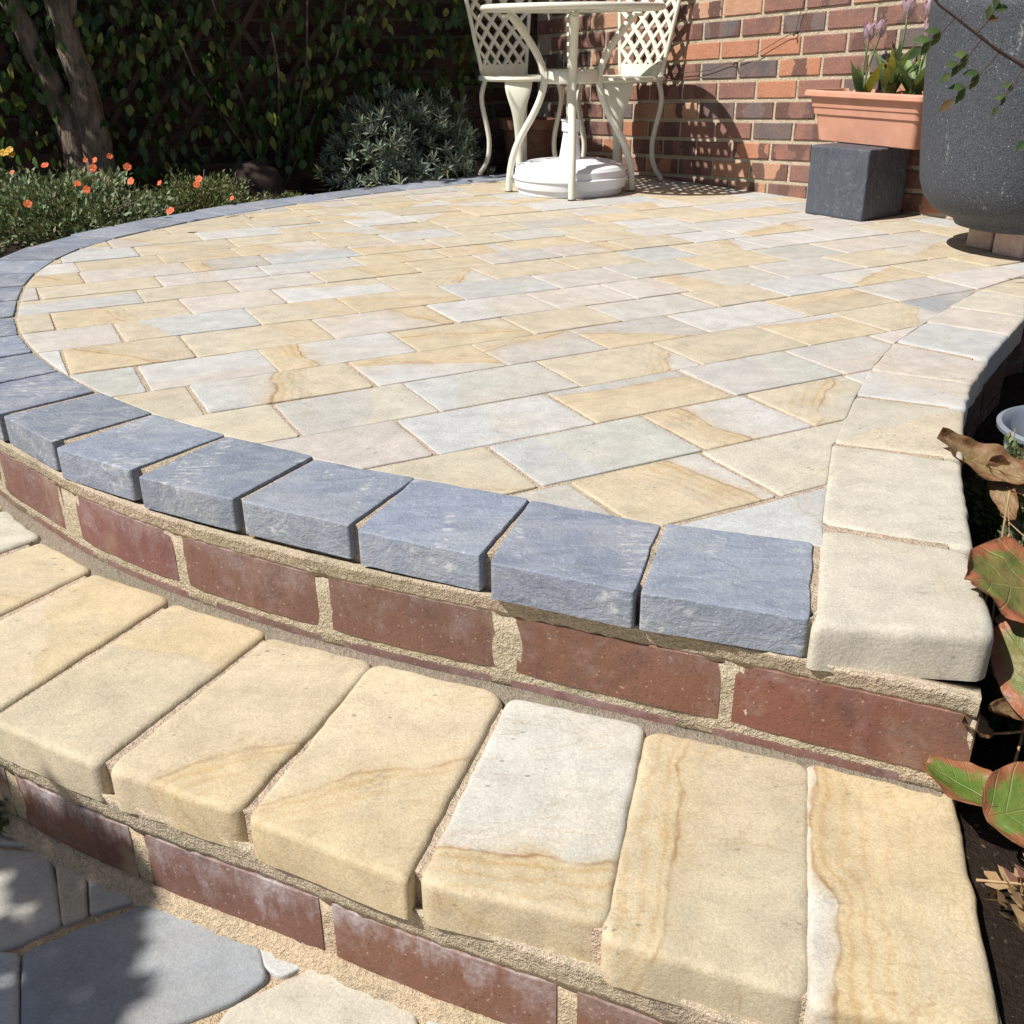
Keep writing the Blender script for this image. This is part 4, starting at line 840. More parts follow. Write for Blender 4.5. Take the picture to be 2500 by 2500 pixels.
def leafy(name, vs, fs, vr, mat, parent, loc=(0, 0, 0), kind=None):
    o = mesh_obj(name, vs, fs, mat, parent, loc, True)
    at = o.data.color_attributes.new('var', 'FLOAT_COLOR', 'POINT'); at.data.foreach_set('color', [c for v in vr for c in v])
    if kind: o['kind'] = kind
    return o
def tulip_plant(p, heads, nleaf, label, spread=0.5, tall=0.2):
    t = thing('tulip_plant', label, 'tulip', p, 'tulips in the terracotta trough')
    for i in range(nleaf):
        vs, fs, vr = [], [], []; th = U(0, 6.28); blade(vs, fs, vr, (U(-.02, .02) * tdir.x, U(-.02, .02) * tdir.y, -0.004), (math.cos(th) * spread, math.sin(th) * spread, 1.0), U(0.75, 1.1) * tall, U(0.013, 0.022), U(0.2, 0.9), U(-0.6, 0.6))
        leafy('leaf', vs, fs, vr, M['tulipleaf'], t)
    for (hx, hz, lean) in heads:
        base = Vector((0, 0, 0)); tip = tdir * hx + Vector((0, 0, hz)) + tn * lean
        vs, fs, vr = [], [], []
        mb = MB(); pts = spline([base, base.lerp(tip, 0.5) + tdir * U(-0.01, 0.01), tip], 4); mb.tube(pts, [0.0035] * len(pts), 6)
        st = leafy('stem', mb.v, mb.f, [(0.4, 0.3, 0, 1)] * len(mb.v), M['tulipleaf'], t)
        vs, fs, vr = [], [], []
        for k in range(6):
            th = k * math.pi / 3 + U(-.2, .2); e = Vector((math.cos(th), math.sin(th), 0)); s2 = Vector((-e.y, e.x, 0)); a, b = RND(), RND(); n0 = len(vs); rr = 0.015 if k % 2 else 0.018
            for i in range(6):
                q = i / 5; z = q * 0.055; r_ = rr * (0.25 + math.sin(min(1, q * 1.35) * math.pi * 0.55) * 0.9) + (0.012 * q ** 3 if k % 2 else 0); w = 0.0155 * math.sin(math.pi * (0.12 + 0.86 * q)) ** 0.7
                for sg in (-1, 0, 1): vs.append(tip + e * (r_ - (0.004 if sg else 0)) + s2 * w * sg + Vector((0, 0, z - (0.002 if sg else 0)))); vr.append((min(1, max(0, 1 - q + U(-.1, .1))), b * 0.95, 0, 1))
            for i in range(5):
                for kk in range(2): z_ = n0 + i * 3 + kk; fs.append((z_, z_ + 1, z_ + 4, z_ + 3))
        leafy('flower', vs, fs, vr, M['petal'], t)
tp0 = T0 + tn * 0.075 + Vector((0, 0, 0.150))
tulip_plant(tuple(tp0 + tdir * 0.115), [(0.0, 0.175, 0.0), (0.035, 0.185, 0.01)], 11, 'tulip clump with two mauve flowers near the open end of the trough', 0.6, 0.19)
tulip_plant(tuple(tp0 + tdir * 0.235), [(0.03, 0.245, 0.0)], 12, 'tulip clump with tall leaves in the middle of the trough', 0.5, 0.22)
tulip_plant(tuple(tp0 + tdir * 0.33), [(0.02, 0.24, 0.0), (0.05, 0.18, -0.02)], 13, 'tulip clump beside the big dark pot, leaves partly yellowed', 0.5, 0.22)

# ------------------------------------------------------------------ big dark pot on brick feet
PC = Vector((1.468, 2.995, 0))
FB = [((1.345, 3.035), 0.052), ((1.405, 2.905), 0.03), ((1.58, 3.09), 0.4)]
fdir = Vector((0.49, -0.87, 0)).normalized(); fn = Vector((0.87, 0.49, 0)).normalized()
flab = ['pale pink brick under the big dark pot, half in its shadow', 'pale pink brick under the big dark pot, fully sunlit', 'pale pink brick hidden behind under the big dark pot']
for i, (x, y, ln) in enumerate([(1.363, 3.067, 0.088), (1.388, 2.946, 0.097)]):
    cnr = Vector((x, y, 0.0)); o = cuboid('foot_brick', M['footbrick'], None, cnr, fdir * ln, fn * (0.20 if i else 0.15), 0.069 if i else 0.068, 0.006, 6, 0.006); tag(o, flab[i], 'brick', 'bricks under the big dark pot')
o = cuboid('foot_brick', M['footbrick'], None, (1.50, 3.10, 0.0), fdir * 0.1, fn * 0.07, 0.069, 0.005, 6, 0.004); tag(o, flab[2], 'brick', 'bricks under the big dark pot')
bp_ = thing('big_pot', 'tall dark flecked round pot standing on pink bricks', 'pot', (PC.x, PC.y, 0.0695))
mb = MB(); prof = [(0.02, 0.0), (0.150, 0.0), (0.165, 0.004), (0.172, 0.016), (0.176, 0.022), (0.205, 0.032), (0.238, 0.052), (0.264, 0.082), (0.280, 0.125), (0.288, 0.18), (0.296, 0.26), (0.305, 0.36), (0.313, 0.46), (0.320, 0.56), (0.322, 0.585), (0.318, 0.592), (0.302, 0.592), (0.296, 0.585), (0.288, 0.50), (0.02, 0.50)]
mb.lathe(prof, n=96); o = mb.obj('body', M['pot'], bp_); autosmooth(o, 40)
mb = MB(); mb.lathe([(0.02, 0.50), (0.287, 0.503), (0.27, 0.515), (0.02, 0.53)], n=40); mb.obj('soil', M['soil'], bp_)

# ------------------------------------------------------------------ generic leaves
def leaf(vs, fs, vr, p, d, nrm, l, w, fold=0.3, droop=0.15):
    d = d.normalized(); s2 = d.cross(nrm)
    s2 = s2.normalized() if s2.length > 1e-4 else d.orthogonal().normalized()
    n2 = s2.cross(d); a, b = RND(), RND(); n0 = len(vs)
    if l < 0.034:
        m = p + d * l * 0.45 - n2 * l * droop * 0.3; tip = p + d * l - n2 * l * droop
        vs += [p, m + s2 * w + n2 * w * fold, m, m - s2 * w + n2 * w * fold, tip]; vr += [(a, b, 0, 1)] * 5
        fs += [(n0, n0 + 1, n0 + 2), (n0, n0 + 2, n0 + 3), (n0 + 1, n0 + 4, n0 + 2), (n0 + 2, n0 + 4, n0 + 3)]
        return
    rows = ((0.16, 0.62), (0.42, 1.0), (0.70, 0.72), (0.88, 0.34))
    vs.append(p)
    for t, k in rows:
        m = p + d * l * t - n2 * l * droop * t * t; vs += [m + s2 * w * k + n2 * w * k * fold, m, m - s2 * w * k + n2 * w * k * fold]
    vs.append(p + d * l - n2 * l * droop); vr += [(a, b, 0, 1)] * 14
    fs += [(n0, n0 + 1, n0 + 2), (n0, n0 + 2, n0 + 3)]
    for i in range(3):
        q = n0 + 1 + i * 3; fs += [(q, q + 3, q + 4, q + 1), (q + 1, q + 4, q + 5, q + 2)]
    q = n0 + 10; fs += [(q, n0 + 13, q + 1), (q + 1, n0 + 13, q + 2)]
def rdir(zmin=-1):
    while True:
        v = Vector((U(-1, 1), U(-1, 1), U(-1, 1)))
        if 0.05 < v.length < 1 and v.normalized().z >= zmin: return v.normalized()
# silvery shrub: rosettes of narrow leaves
def rosette_shrub(loc, rx, ry, h, n, label):
    t = thing('silver_shrub', label, 'shrub', loc); vs, fs, vr = [], [], []
    for i in range(n):
        v = rdir(0.0); q = U(0.55, 1.0) ** 0.6 if i > n * 0.3 else U(0.3, 0.7)
        lob = 0.86 + 0.28 * mn.noise(Vector((v.x * 2.3 + 7, v.y * 2.3, v.z * 2.3)))
        c = Vector((v.x * rx, v.y * ry, max(0.01, v.z * h + 0.03))) * q * lob; ax = (v + Vector((0, 0, 0.8)) + rdir() * 0.45).normalized(); L_ = U(0.75, 1.2)
        for k in range(15):
            th = k * 2.4 + U(-.2, .2); o_ = ax.orthogonal().normalized(); e = Matrix.Rotation(th, 3, ax) @ o_; el = 0.15 + 0.85 * k / 15
            d_ = e * (1.05 - el * 0.85) + ax * el; leaf(vs, fs, vr, c - ax * 0.02 * (1 - el), d_, ax, U(0.038, 0.058) * L_, U(0.0036, 0.0056), 0.25, 0.1)
    leafy('foliage', vs, fs, vr, M['silver'], t)
    mb = MB()
    for i in range(9):
        v = rdir(0.3); mb.tube([(0, 0, -0.03), (v.x * rx * .4, v.y * ry * .4, v.z * h * .45), (v.x * rx * .75, v.y * ry * .75, v.z * h * .8)], [0.007, 0.005, 0.003], 5)
    mb.obj('stems', M['bark'], t); return t
rosette_shrub((-0.50, 5.0, -0.07), 0.46, 0.32, 0.50, 620, 'silvery green shrub with rosettes of narrow leaves beside the patio')
# small-leaved mounds
def mound(name, loc, rx, ry, h, n, mat, label, ll=0.02, lw=0.006, stems=14):
    t = thing(name, label, 'plant', loc); vs, fs, vr = [], [], []
    for i in range(n):
        v = rdir(0.0); lob = 0.80 + 0.42 * mn.noise(Vector((v.x * 3.1 + loc[0] * 9, v.y * 3.1, v.z * 3.1))) + 0.12 * mn.noise(Vector((v.x * 11, v.y * 11, v.z * 11)))
        q = (U(0.6, 1.03)) * lob; c = Vector((v.x * rx, v.y * ry, v.z * h + 0.005)) * q
        d_ = (v * 0.7 + Vector((0, 0, 0.5)) + rdir() * 0.75); leaf(vs, fs, vr, c, d_, rdir(), U(0.7, 1.3) * ll, U(0.8, 1.2) * lw, 0.2, 0.2)
    leafy('foliage', vs, fs, vr, mat, t)
    mb = MB()
    for i in range(stems):
        v = rdir(0.25); k = U(0.9, 1.12); mb.tube([(v.x * rx * .01, v.y * ry * .01, 0), (v.x * rx * .7, v.y * ry * .7, v.z * h * .7), (v.x * rx * k, v.y * ry * k, v.z * h * k)], [0.0025, 0.002, 0.0012], 4)
    mb.obj('stems', M['bark'], t); return t
rr_ = mound('rock_rose', (-1.72, 4.02, -0.09), 0.50, 0.40, 0.25, 7500, M['rock'], 'grey-green rock rose mound with orange flowers behind the slate rim', 0.024, 0.0062)
cam_p = Vector((0, 0, CAMH))
def px_ray(x, y): return (rt2 * ((x - 1250) / 2463.3) - up2 * ((y - 1250) / 2463.3) + fw)
def flower(parent, P, mat, size, name='flower'):
    vs, fs, vr = [], [], []; ax = (cam_p - P).normalized() * 0.5 + Vector((-0.2, -0.3, 0.55)) + rdir() * 0.4; ax.normalize(); o_ = ax.orthogonal().normalized()
    for k in range(5):
        e = Matrix.Rotation(k * 1.2566 + U(-.15, .15), 3, ax) @ o_; s2 = ax.cross(e); n0 = len(vs); a, b = RND(), U(0, 0.8)
        for i, (q, w) in enumerate(((0.08, 0.12), (0.5, 0.52), (0.85, 0.55), (1.0, 0.3))):
            for sg in (-1, 0, 1): vs.append(e * size * q + s2 * size * w * sg * 0.9 + ax * size * (0.12 + 0.15 * q - 0.1 * abs(sg) + U(-.05, .05))); vr.append((a, b, 0, 1))
        for i in range(3):
            for kk in range(2): z_ = n0 + i * 3 + kk; fs.append((z_, z_ + 1, z_ + 4, z_ + 3))
    fl = leafy(name, vs, fs, vr, mat, parent, P - Vector(parent.location))
    mb = MB(); mb.lathe([(0.001, 0), (size * 0.16, size * 0.05), (size * 0.12, size * 0.28), (0.001, size * 0.3)], n=8)
    rot = ax.to_track_quat('Z', 'Y').to_matrix(); leafy('flower_centre', [rot @ v for v in mb.v], mb.f, [(0.5, 0.5, 0, 1)] * len(mb.v), M['yellow'], fl)
    return fl
for x, y, dist in [(30, 421, 3.62), (110, 404, 3.75), (209, 391, 3.9), (232, 391, 3.9), (268, 382, 3.95), (311, 408, 3.85), (68, 498, 3.55), (189, 449, 3.7), (212, 463, 3.62), (228, 410, 3.8), (320, 443, 3.7), (390, 447, 3.65), (480, 452, 3.72), (486, 438, 3.74), (416, 515, 3.42)]:
    d_ = px_ray(x, y); flower(rr_, cam_p + d_ * (dist / d_.y), M['orange'], U(0.009, 0.0145))
d_ = px_ray(567, 484); flower(rr_, cam_p + d_ * (3.72 / d_.y), M['orange'], 0.009)
wf = thing('wallflower', 'yellow wallflower head at the foot of the tree', 'flower', (-2.05, 4.28, -0.09))
for x, y in ((18, 372), (28, 376), (24, 366), (8, 373)):
    d_ = px_ray(x, y); flower(wf, cam_p + d_ * (4.25 / d_.y), M['yellow'], 0.014)
vs, fs, vr = [], [], []
for i in range(160):
    h = U(0, 1); c = Vector((U(-.03, .03) + 0.02 * h, U(-.03, .03), h * 0.2)); leaf(vs, fs, vr, c, rdir(-0.2), rdir(), 0.035, 0.005)
leafy('foliage', vs, fs, vr, M['rock'], wf)
mound('thyme_mound', (-1.28, 4.32, -0.085), 0.34, 0.24, 0.19, 6500, M['thyme'], 'fine-leaved olive thyme mound between rock rose and bare soil', 0.015, 0.0036)
mound('creeping_plant', (-0.96, 4.42, -0.075), 0.16, 0.10, 0.07, 900, M['thyme'], 'low creeping green plant at the edge of the slate rim', 0.016, 0.004, 4)
mound('creeping_plant', (-2.0, 3.35, -0.10), 0.35, 0.42, 0.16, 2600, M['rock'], 'dark low spreading plant outside the slate rim below the rock rose', 0.026, 0.006, 8)

# ------------------------------------------------------------------ trellis and climber on the back wall
def onb(s_, z, d_): q = BW0 + BE * s_ + BN * d_; return Vector((q.x, q.y, z))
tre = thing('trellis', 'brown diamond trellis fixed to the shaded dark wall', 'trellis', tuple(onb(1.3, -0.08, 0.05)))
o3 = Vector(tre.location)
for fam in (0, 1):
    for k in range(9):
        a = 0.55 + k * 0.17
        if fam == 0: p0, p1 = onb(a + 0.75, 1.15, 0.055), onb(a, -0.02 + 0.12, 0.055)
        else: p0, p1 = onb(a, 1.15, 0.072), onb(a + 0.75, 0.10, 0.072)
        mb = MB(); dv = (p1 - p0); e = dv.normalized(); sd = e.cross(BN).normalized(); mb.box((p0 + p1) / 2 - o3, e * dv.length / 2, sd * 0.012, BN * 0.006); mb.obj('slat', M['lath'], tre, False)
cl = thing('climbing_plant', 'glossy green leafy climber trained over the trellis', 'climber', tuple(onb(1.35, -0.08, 0.1)))
o3 = Vector(cl.location); vs, fs, vr = [], [], []
for i in range(3400):
    s_ = U(0.30, 2.6); z = U(0.05, 1.5) ** 1.0
    dens = mn.noise(Vector((s_ * 2.4, z * 2.4, 5))) + (z - 0.55) * 0.75 - abs(s_ - 1.3) * 0.15
    if dens < U(-0.75, 0.15): continue
    p = onb(s_, z, U(0.06, 0.24)) - o3; d_ = Vector((U(-.6, .6), U(-.6, .3), -1.0)); leaf(vs, fs, vr, p, d_, BN + rdir() * 0.9, U(0.04, 0.07), U(0.012, 0.02), 0.2, 0.2)
for (x, y) in [(500, 130), (520, 155), (545, 210), (560, 235), (585, 260), (530, 230), (548, 255), (610, 262), (625, 145), (640, 160), (600, 170), (565, 165), (515, 195), (530, 250), (580, 290), (640, 330), (655, 340), (690, 300), (660, 270), (675, 275), (640, 375), (540, 105), (530, 45), (480, 40), (365, 240), (375, 255), (405, 300), (470, 30), (615, 245)]:
    for _ in range(3):
        d_ = px_ray(x + U(-12, 12), y + U(-12, 12)); p = cam_p + d_ * (U(4.75, 4.85) / d_.y) - o3; leaf(vs, fs, vr, p, Vector((U(-.4, .4), U(-.3, .1), -1)), Vector((-0.5, -0.7, 0.5)) + rdir() * 0.4, U(0.05, 0.065), U(0.014, 0.019), 0.2, 0.2)
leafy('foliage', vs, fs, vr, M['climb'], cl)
mb = MB()
for k in range(5):
    a = 0.8 + 0.28 * k; mb.tube([onb(1.35, -0.10, 0.10) - o3, onb((a + 1.35) / 2 + U(-.1, .1), 0.45, 0.12) - o3, onb(a, 1.3, 0.1) - o3], [0.009, 0.006, 0.004], 6)
mb.obj('stems', M['bark'], cl)

# ------------------------------------------------------------------ tree with two leaning trunks
tree = thing('garden_tree', 'small tree with two leaning trunks in front of the dark wall', 'tree', (-1.80, 4.56, -0.10)); o3 = Vector(tree.location)
def limb(pts, rad, name='trunk'):
    sp_ = spline(pts, 6); n = len(sp_); rr = [p.x for p in spline([(r_, 0, 0) for r_ in rad], 6)]
    rr = [r_ * (1 + 0.16 * mn.noise(Vector((i * 0.45, r_ * 50, 1)))) for i, r_ in enumerate(rr)]
    sp_ = [p + Vector((mn.noise(Vector((i * .3, 1, 2))), mn.noise(Vector((i * .3, 5, 2))), 0)) * 0.008 for i, p in enumerate(sp_)]
    mb = MB(); mb.tube([p - o3 for p in sp_], rr, 12); return mb.obj(name, M['bark'], tree)
limb([(-1.82, 4.56, -0.14), (-1.835, 4.56, 0.115), (-1.882, 4.56, 0.362), (-1.932, 4.55, 0.535), (-1.98, 4.54, 0.70), (-2.06, 4.50, 1.0), (-2.12, 4.42, 1.5)], [0.075, 0.062, 0.050, 0.046, 0.042, 0.036, 0.02])
limb([(-1.77, 4.57, -0.14), (-1.763, 4.57, 0.115), (-1.765, 4.57, 0.329), (-1.79, 4.57, 0.534), (-1.815, 4.56, 0.74), (-1.84, 4.5, 1.15), (-1.76, 4.45, 1.65)], [0.085, 0.070, 0.060, 0.055, 0.046, 0.036, 0.02])
for a, b in (((-1.80, 4.57, 0.55), (-1.70, 4.60, 0.95)), ((-1.84, 4.5, 1.1), (-2.3, 4.3, 1.7)), ((-1.82, 4.5, 1.1), (-1.3, 4.5, 1.75)), ((-2.06, 4.5, 1.0), (-2.5, 4.4, 1.5)), ((-1.76, 4.45, 1.6), (-0.6, 5.05, 2.0)), ((-0.9, 4.9, 1.9), (0.0, 5.3, 1.7))): limb([a, tuple((Vector(a) + Vector(b)) / 2 + Vector((0, 0, .03))), b], [0.024, 0.018, 0.008], 'limb')
vs, fs, vr = [], [], []
clumps = [(Vector((-2.2, 4.35, 1.5)), 0.42), (Vector((-1.75, 4.42, 1.75)), 0.45), (Vector((-1.3, 4.55, 1.75)), 0.42), (Vector((-2.6, 4.3, 1.55)), 0.4), (Vector((-1.5, 4.72, 1.2)), 0.22), (Vector((-2.0, 4.3, 2.05)), 0.45), (Vector((-1.05, 4.75, 1.45)), 0.33), (Vector((-0.75, 5.0, 1.75)), 0.45), (Vector((-0.3, 5.25, 1.95)), 0.45), (Vector((-1.2, 4.85, 2.1)), 0.5), (Vector((-1.75, 4.7, 2.4)), 0.55), (Vector((-0.55, 5.1, 2.35)), 0.5), (Vector((-0.95, 4.95, 1.3)), 0.28), (Vector((0.05, 5.35, 1.6)), 0.35)]  # unseen crown, spread over the back bed to block sky and sun
for c, r_ in clumps:
    for i in range(90 if (c - Vector((-2.0, 4.35, 1.75))).length < 0.4 else 480 if c.z > 1.8 or c.x < -2 else 230):
        v = rdir(); p = c + v * r_ * U(0.35, 1) - o3; leaf(vs, fs, vr, p, v + rdir() + Vector((0, 0, -.5)), rdir(), U(0.05, 0.085), U(0.016, 0.026), 0.2, 0.2)
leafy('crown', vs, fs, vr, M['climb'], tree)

# old pot lying in shade and pot behind the chair
dp = thing('old_pot', 'old weathered clay pot in the shade behind the left chair', 'pot', (0.10, 5.22, -0.07))
mb = MB(); mb.lathe([(0.085, 0.0), (0.10, 0.03), (0.122, 0.245), (0.14, 0.248), (0.143, 0.29), (0.125, 0.29), (0.115, 0.24), (0.02, 0.235)], n=40); o = mb.obj('body', M['terra_dirty'], dp); autosmooth(o, 35)
M['darkstone'] = mat_simple('dark_stone', (0.06, 0.045, 0.036), 0.95, 0.1, 0.3, 14, 0.4)
st = thing('garden_stone', 'rounded brown stone half hidden on the soil under the climber', 'stone', (-1.16, 4.78, -0.085))
vs, fs = [], []
for j in range(9):
    for i in range(18):
        th, ph = 2 * math.pi * i / 18, math.pi / 2 * j / 8.0; k = 1 + 0.1 * mn.noise(Vector((math.cos(th), math.sin(th), ph * 2))); vs.append((0.16 * k * math.cos(th) * math.cos(ph), 0.10 * k * math.sin(th) * math.cos(ph), 0.17 * k * math.sin(ph)))
for j in range(8):
    for i in range(18): fs.append((j * 18 + i, j * 18 + (i + 1) % 18, (j + 1) * 18 + (i + 1) % 18, (j + 1) * 18 + i))
mesh_obj('boulder', vs, fs, M['darkstone'], st)

# ------------------------------------------------------------------ rose branch hanging in from the right
rb = thing('rose_bush', 'thorny rose stem with small leaves arching in front of the dark pot', 'rose', (1.40, 2.33, -0.205)); o3 = Vector(rb.location)
mb = MB(); main = spline([(1.40, 2.33, -0.27), (1.42, 2.36, 0.15), (1.33, 2.42, 0.42), (1.149, 2.45, 0.511), (1.089, 2.45, 0.541), (1.048, 2.45, 0.566), (0.977, 2.45, 0.611), (0.929, 2.45, 0.644), (0.90, 2.45, 0.70)], 5)
mb.tube([p - o3 for p in main], [0.006 - 0.0042 * i / len(main) for i in range(len(main))], 7)
for i in range(8, len(main), 3):
    p = main[i] - o3; mb.tube([p, p + Vector((U(-.01, .01), -0.004, U(-.012, .012)))], [0.002, 0.0003], 4)
mb.obj('stem', M['lath'], rb)
def sprig(a, tips, lf=0.035):
    mb = MB(); A = Vector(a); T = Vector(tips); mb.tube([A - o3, A.lerp(T, 0.5) + Vector((0, 0, -0.008)) - o3, T - o3], [0.0018, 0.0014, 0.0008], 5); s_ = mb.obj('twig', M['lath'], rb)
    vs, fs, vr = [], [], []
    for k in (0.45, 0.75, 1.0):
        p = A.lerp(T, k) - o3
        for sg in ((-1, 1) if k < 1 else (0,)):
            d_ = (T - A).normalized() + Vector((0.2 * sg, 0.1, -0.9 * abs(sg) * sg)) * 0.8; leaf(vs, fs, vr, p, d_, Vector((0.2, -1, 0.5)), U(0.8, 1.15) * lf, lf * 0.28, 0.2, 0.15)
    leafy('leaves', vs, fs, vr, M['roseleaf'], rb)
sprig((1.045, 2.45, 0.567), (0.985, 2.44, 0.50)); sprig((1.09, 2.45, 0.54), (1.00, 2.44, 0.445)); sprig((0.98, 2.45, 0.61), (0.915, 2.45, 0.55)); sprig((1.149, 2.45, 0.511), (1.105, 2.44, 0.43), 0.024); sprig((1.03, 2.45, 0.575), (1.07, 2.45, 0.64)); sprig((1.24, 2.44, 0.47), (1.16, 2.40, 0.36), 0.03); sprig((1.36, 2.41, 0.35), (1.27, 2.36, 0.27), 0.035)

# ------------------------------------------------------------------ right-hand bed
def bigleaf(parent, base, tip, width, nrm, mat, wav=0.006, curl=0.0, cup=0.12, rows=14, cols=10, name='leaf', notch=0.0):
    base, tip = Vector(base), Vector(tip); d_ = tip - base; l = d_.length; e = d_ / l; nrm = Vector(nrm); nrm = (nrm - e * nrm.dot(e)).normalized(); s2 = e.cross(nrm); seed = RND() * 50
    vs, fs, vr = [], [], []
    for j in range(rows + 1):
        t = j / rows; w = width * (math.sin(math.pi * (0.04 + 0.93 * t ** 0.85)) ** 0.62)
        for i in range(cols + 1):
            a = i / cols * 2 - 1; ed = max(abs(a), abs(t * 2 - 1) ** 2.2); rg = 1 + 0.07 * mn.noise(Vector((t * 9, a * 2, seed))) * abs(a)
            z = cup * width * a * a + wav * mn.noise(Vector((t * 7, a * 5, seed + 3))) * (0.4 + 1.4 * ed) + curl * l * (t - 0.4) ** 2 * (1 if t > 0.4 else 0.4)
            vs.append(base + e * l * t + s2 * a * w * rg + nrm * z); vr.append((t, a * 0.5 + 0.5, ed, 1))
    for j in range(rows):
        for i in range(cols): q = j * (cols + 1) + i; fs.append((q, q + 1, q + cols + 2, q + cols + 1))
    # give the leaf real thickness
    o = leafy(name, [v - Vector(parent.location) for v in vs], fs, vr, mat, parent)
    m = o.modifiers.new('thickness', 'SOLIDIFY'); m.thickness = 0.0007; m2 = o.modifiers.new('sub', 'SUBSURF'); m2.levels = m2.render_levels = 1
    return o
bg1 = thing('bergenia', 'broad-leaved bergenia with browned leaf edges leaning over the step corner', 'plant', (0.66, 0.90, -0.205))
bigleaf(bg1, (0.645, 1.02, -0.012), (0.514, 1.000, 0.018), 0.070, (-0.15, -0.45, 1.0), M['bergred'], 0.010, 0.05, 0.05)
bigleaf(bg1, (0.492, 0.792, -0.128), (0.438, 0.858, -0.128), 0.032, (0.25, -0.35, 1.0), M['berg'], 0.004, 0.1, 0.25)
bigleaf(bg1, (0.468, 0.778, -0.128), (0.575, 0.790, -0.115), 0.046, (0.05, -0.5, 1.0), M['berg'], 0.005, 0.05, 0.2)
bigleaf(bg1, (0.60, 0.86, -0.09), (0.556, 0.985, -0.03), 0.045, (-0.5, -0.4, 0.8), M['bergred'], 0.006, 0.0, 0.1)
bigleaf(bg1, (0.66, 0.72, -0.16), (0.56, 0.66, -0.13), 0.05, (0.0, -0.3, 1.0), M['berg'], 0.006, 0.0, 0.1)
bigleaf(bg1, (0.525, 0.905, -0.115), (0.475, 0.872, -0.085), 0.017, (0.1, -0.5, 1.0), M['deadleaf'], 0.004, 0.1, 0.2)
bigleaf(bg1, (0.60, 0.93, -0.115), (0.515, 0.90, -0.09), 0.016, (0.1, -0.3, 1.0), M['deadleaf'], 0.006, 0.1, 0.3)
mb = MB(); o3 = Vector(bg1.location)
for p0, p1 in (((0.66, 0.95, -0.205), (0.645, 1.02, -0.012)), ((0.64, 0.86, -0.205), (0.492, 0.792, -0.128)), ((0.64, 0.84, -0.205), (0.575, 0.79, -0.115)), ((0.65, 0.86, -0.205), (0.60, 0.86, -0.09)), ((0.68, 0.8, -0.205), (0.66, 0.72, -0.16))):
    a, b = Vector(p0) - o3, Vector(p1) - o3; mb.tube([a, a.lerp(b, 0.5) + Vector((0.01, 0, 0.015)), b], [0.005, 0.004, 0.003], 6)
leafy('stalks', mb.v, mb.f, [(0.5, 0.5, 0.2, 1)] * len(mb.v), M['roseleaf'], bg1)
dl = thing('dead_leaf', 'large curled brown dead leaf resting over the patio edge', 'leaf', (0.72, 1.43, 0.0))
bigleaf(dl, (0.775, 1.385, -0.035), (0.652, 1.452, 0.008), 0.030, (-0.1, -0.5, 0.75), M['deadleaf'], 0.012, 0.42, 0.55, name='blade')
bigleaf(dl, (0.82, 1.36, -0.06), (0.72, 1.415, -0.015), 0.028, (0.2, -0.7, 0.6), M['deadleaf'], 0.012, 0.1, 0.3, name='blade')
bigleaf(dl, (0.735, 1.41, -0.025), (0.745, 1.345, -0.075), 0.018, (-0.6, -0.6, 0.3), M['deadleaf'], 0.006, 0.0, 0.2, name='blade')
bs = thing('steel_basin', 'round galvanised basin half hidden behind the curled dead leaf', 'basin', (1.005, 1.665, -0.252))
mb = MB(); mb.lathe([(0.075, 0.0), (0.085, 0.004), (0.125, 0.185), (0.137, 0.190), (0.138, 0.197), (0.130, 0.200), (0.120, 0.190), (0.08, 0.015), (0.01, 0.012)], n=56); o = mb.obj('bowl', M['steel'], bs); autosmooth(o, 40)
mound('thyme_cushion', (0.842, 1.55, -0.20), 0.072, 0.12, 0.175, 3400, M['thyme'], 'tight pale thyme cushion in the bed beside the patio edge', 0.013, 0.0034, 6)
mound('thyme_cushion', (0.79, 1.37, -0.205), 0.055, 0.075, 0.12, 900, M['rock'], 'sparse low thyme tuft in the bed by the bergenia', 0.016, 0.0038, 10)
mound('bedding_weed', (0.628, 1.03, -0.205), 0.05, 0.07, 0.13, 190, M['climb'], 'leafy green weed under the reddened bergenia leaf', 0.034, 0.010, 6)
mound('bedding_weed', (0.515, 0.70, -0.205), 0.045, 0.07, 0.06, 170, M['straw'], 'half dry tangled weed at the end of the lower step', 0.03, 0.005, 16)
# dry litter and twigs
lit = thing('leaf_litter', 'dry brown leaves and bent twigs scattered on the right-hand bed', 'leaf litter', (0.72, 1.1, -0.205)); o3 = Vector(lit.location); vs, fs, vr = [], [], []
def litter_pt(zlo, zhi):
    t = RND(); return Vector((0.555 + 0.255 * t + U(0.0, 0.075), 0.80 + 0.72 * t, U(zlo, zhi)))
for i in range(150):
    leaf(vs, fs, vr, litter_pt(-0.2, -0.09) - o3, rdir(-0.3), rdir(0), U(0.02, 0.045), U(0.006, 0.011), 0.5, 0.4)
leafy('dry_leaves', vs, fs, vr, M['straw'], lit)
vs, fs, vr = [], [], []; mb = MB()
for i in range(44):
    p = litter_pt(-0.2, -0.08)
    d_ = rdir(-0.1) * U(0.03, 0.10); mb.tube([p - o3, p + d_ * 0.5 + rdir() * 0.008 - o3, p + d_ - o3], [0.0015, 0.0013, 0.0007], 4)
for pts in ([(0.60, 0.97, -0.12), (0.56, 0.90, -0.16), (0.51, 0.85, -0.24)], [(0.62, 0.90, -0.10), (0.57, 0.905, -0.12), (0.525, 0.912, -0.13)], [(0.56, 0.70, -0.15), (0.50, 0.725, -0.165), (0.455, 0.745, -0.178)], [(0.66, 1.2, -0.25), (0.665, 1.23, -0.12), (0.69, 1.25, -0.05)], [(0.70, 1.25, -0.25), (0.705, 1.29, -0.12), (0.72, 1.33, -0.02)]):
    mb.tube([p - o3 for p in spline(pts, 4)], 0.0017, 5)
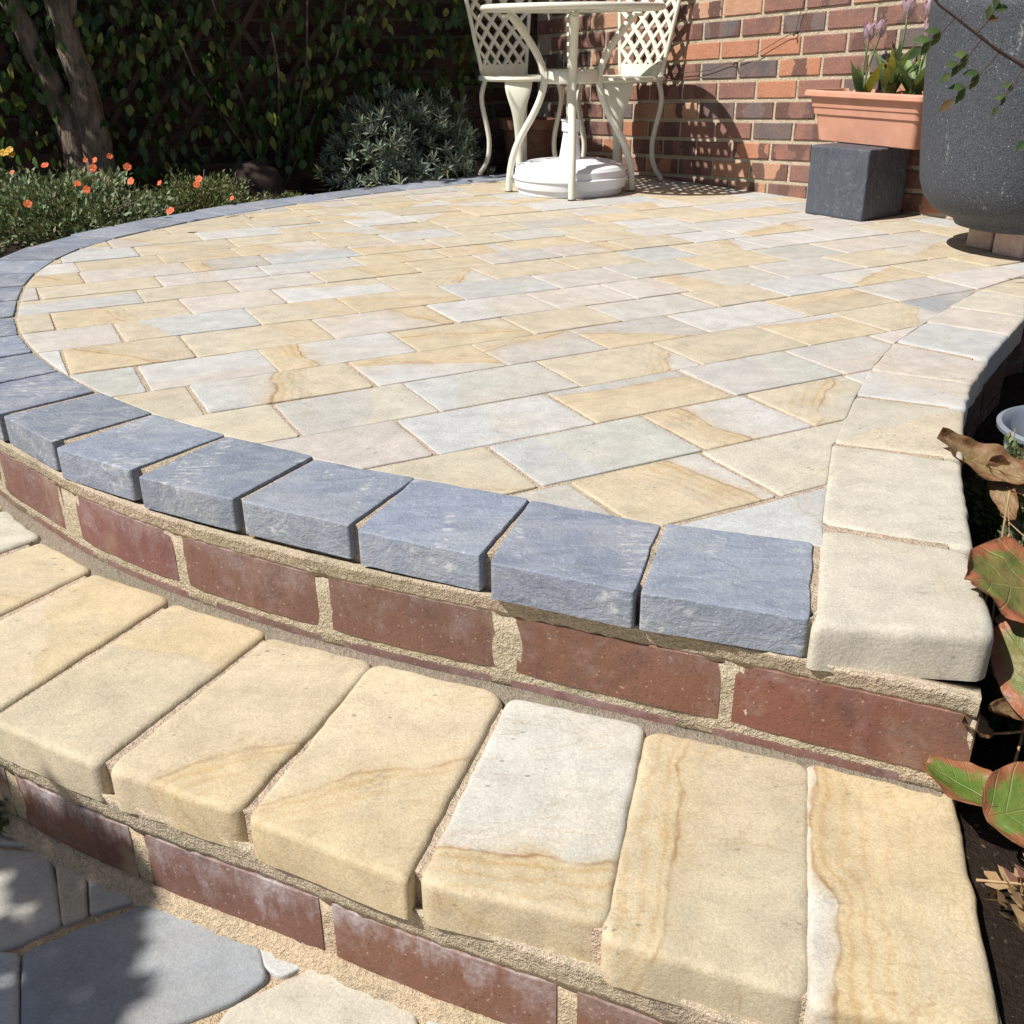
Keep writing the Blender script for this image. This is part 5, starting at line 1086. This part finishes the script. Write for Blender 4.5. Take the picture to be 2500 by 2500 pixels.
leafy('twigs', mb.v, mb.f, [(0.7, 0.3, 0, 1)] * len(mb.v), M['straw'], lit)

# ------------------------------------------------------------------ lower left: weed by the step, unseen shrub added to cast shade on the path
wd_ = thing('small_weed', 'small dark weed growing at the foot of the lower step', 'weed', (-0.715, 1.085, -0.385)); vs, fs, vr = [], [], []
for i in range(150):
    v = rdir(0.0); leaf(vs, fs, vr, Vector((v.x * 0.05, v.y * 0.045, v.z * 0.075)) * U(0.4, 1), v + rdir(), rdir(), U(0.014, 0.028), U(0.004, 0.008), 0.2, 0.2)
leafy('foliage', vs, fs, vr, M['roseleaf'], wd_)
sh = thing('shade_shrub', 'unseen tall leafy shrub added to shade the lower path', 'shrub', (-2.35, 0.30, -0.47)); o3 = Vector(sh.location); vs, fs, vr = [], [], []
def shade_at(x, y, z, dist): return Vector((x, y, z)) - L * dist
for (x, y, r_, n_) in [(-0.53, 0.972, 0.045, 110), (-0.475, 0.95, 0.022, 45), (-0.68, 1.03, 0.05, 110), (-0.60, 1.005, 0.035, 70), (-0.52, 0.86, 0.035, 80), (-0.50, 0.79, 0.05, 110), (-0.49, 0.71, 0.05, 110), (-0.485, 0.64, 0.05, 90), (-0.64, 0.855, 0.03, 50), (-0.62, 0.70, 0.035, 50), (-0.78, 1.02, 0.06, 80)]:
    c = shade_at(x, y, GZ, 2.3 + U(-0.1, 0.1))  # leaf clumps set up the sun's rays to shape the shadow
    for i in range(n_):
        v = rdir(); p = c + v * r_ * U(0.1, 1) ** 0.6 - o3; leaf(vs, fs, vr, p, v + rdir(), rdir() + Vector((-.3, 0, .8)), U(0.04, 0.055), U(0.014, 0.02), 0.2, 0.2)
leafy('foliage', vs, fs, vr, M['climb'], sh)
mb = MB(); mb.tube([(0, 0, 0), (0.05, 0.05, 0.7), (0.1, 0.12, 1.3), (0.25, 0.2, 1.75)], [0.03, 0.025, 0.018, 0.008], 8)
for e in ((0.1, 0.45, 1.75), (0.35, 0.1, 1.75), (-0.1, 0.4, 1.8)): mb.tube([(0.08, 0.1, 1.1), (e[0] * 0.6, e[1] * 0.6, 1.5), e], [0.014, 0.01, 0.005], 6)
mb.obj('stems', M['bark'], sh)
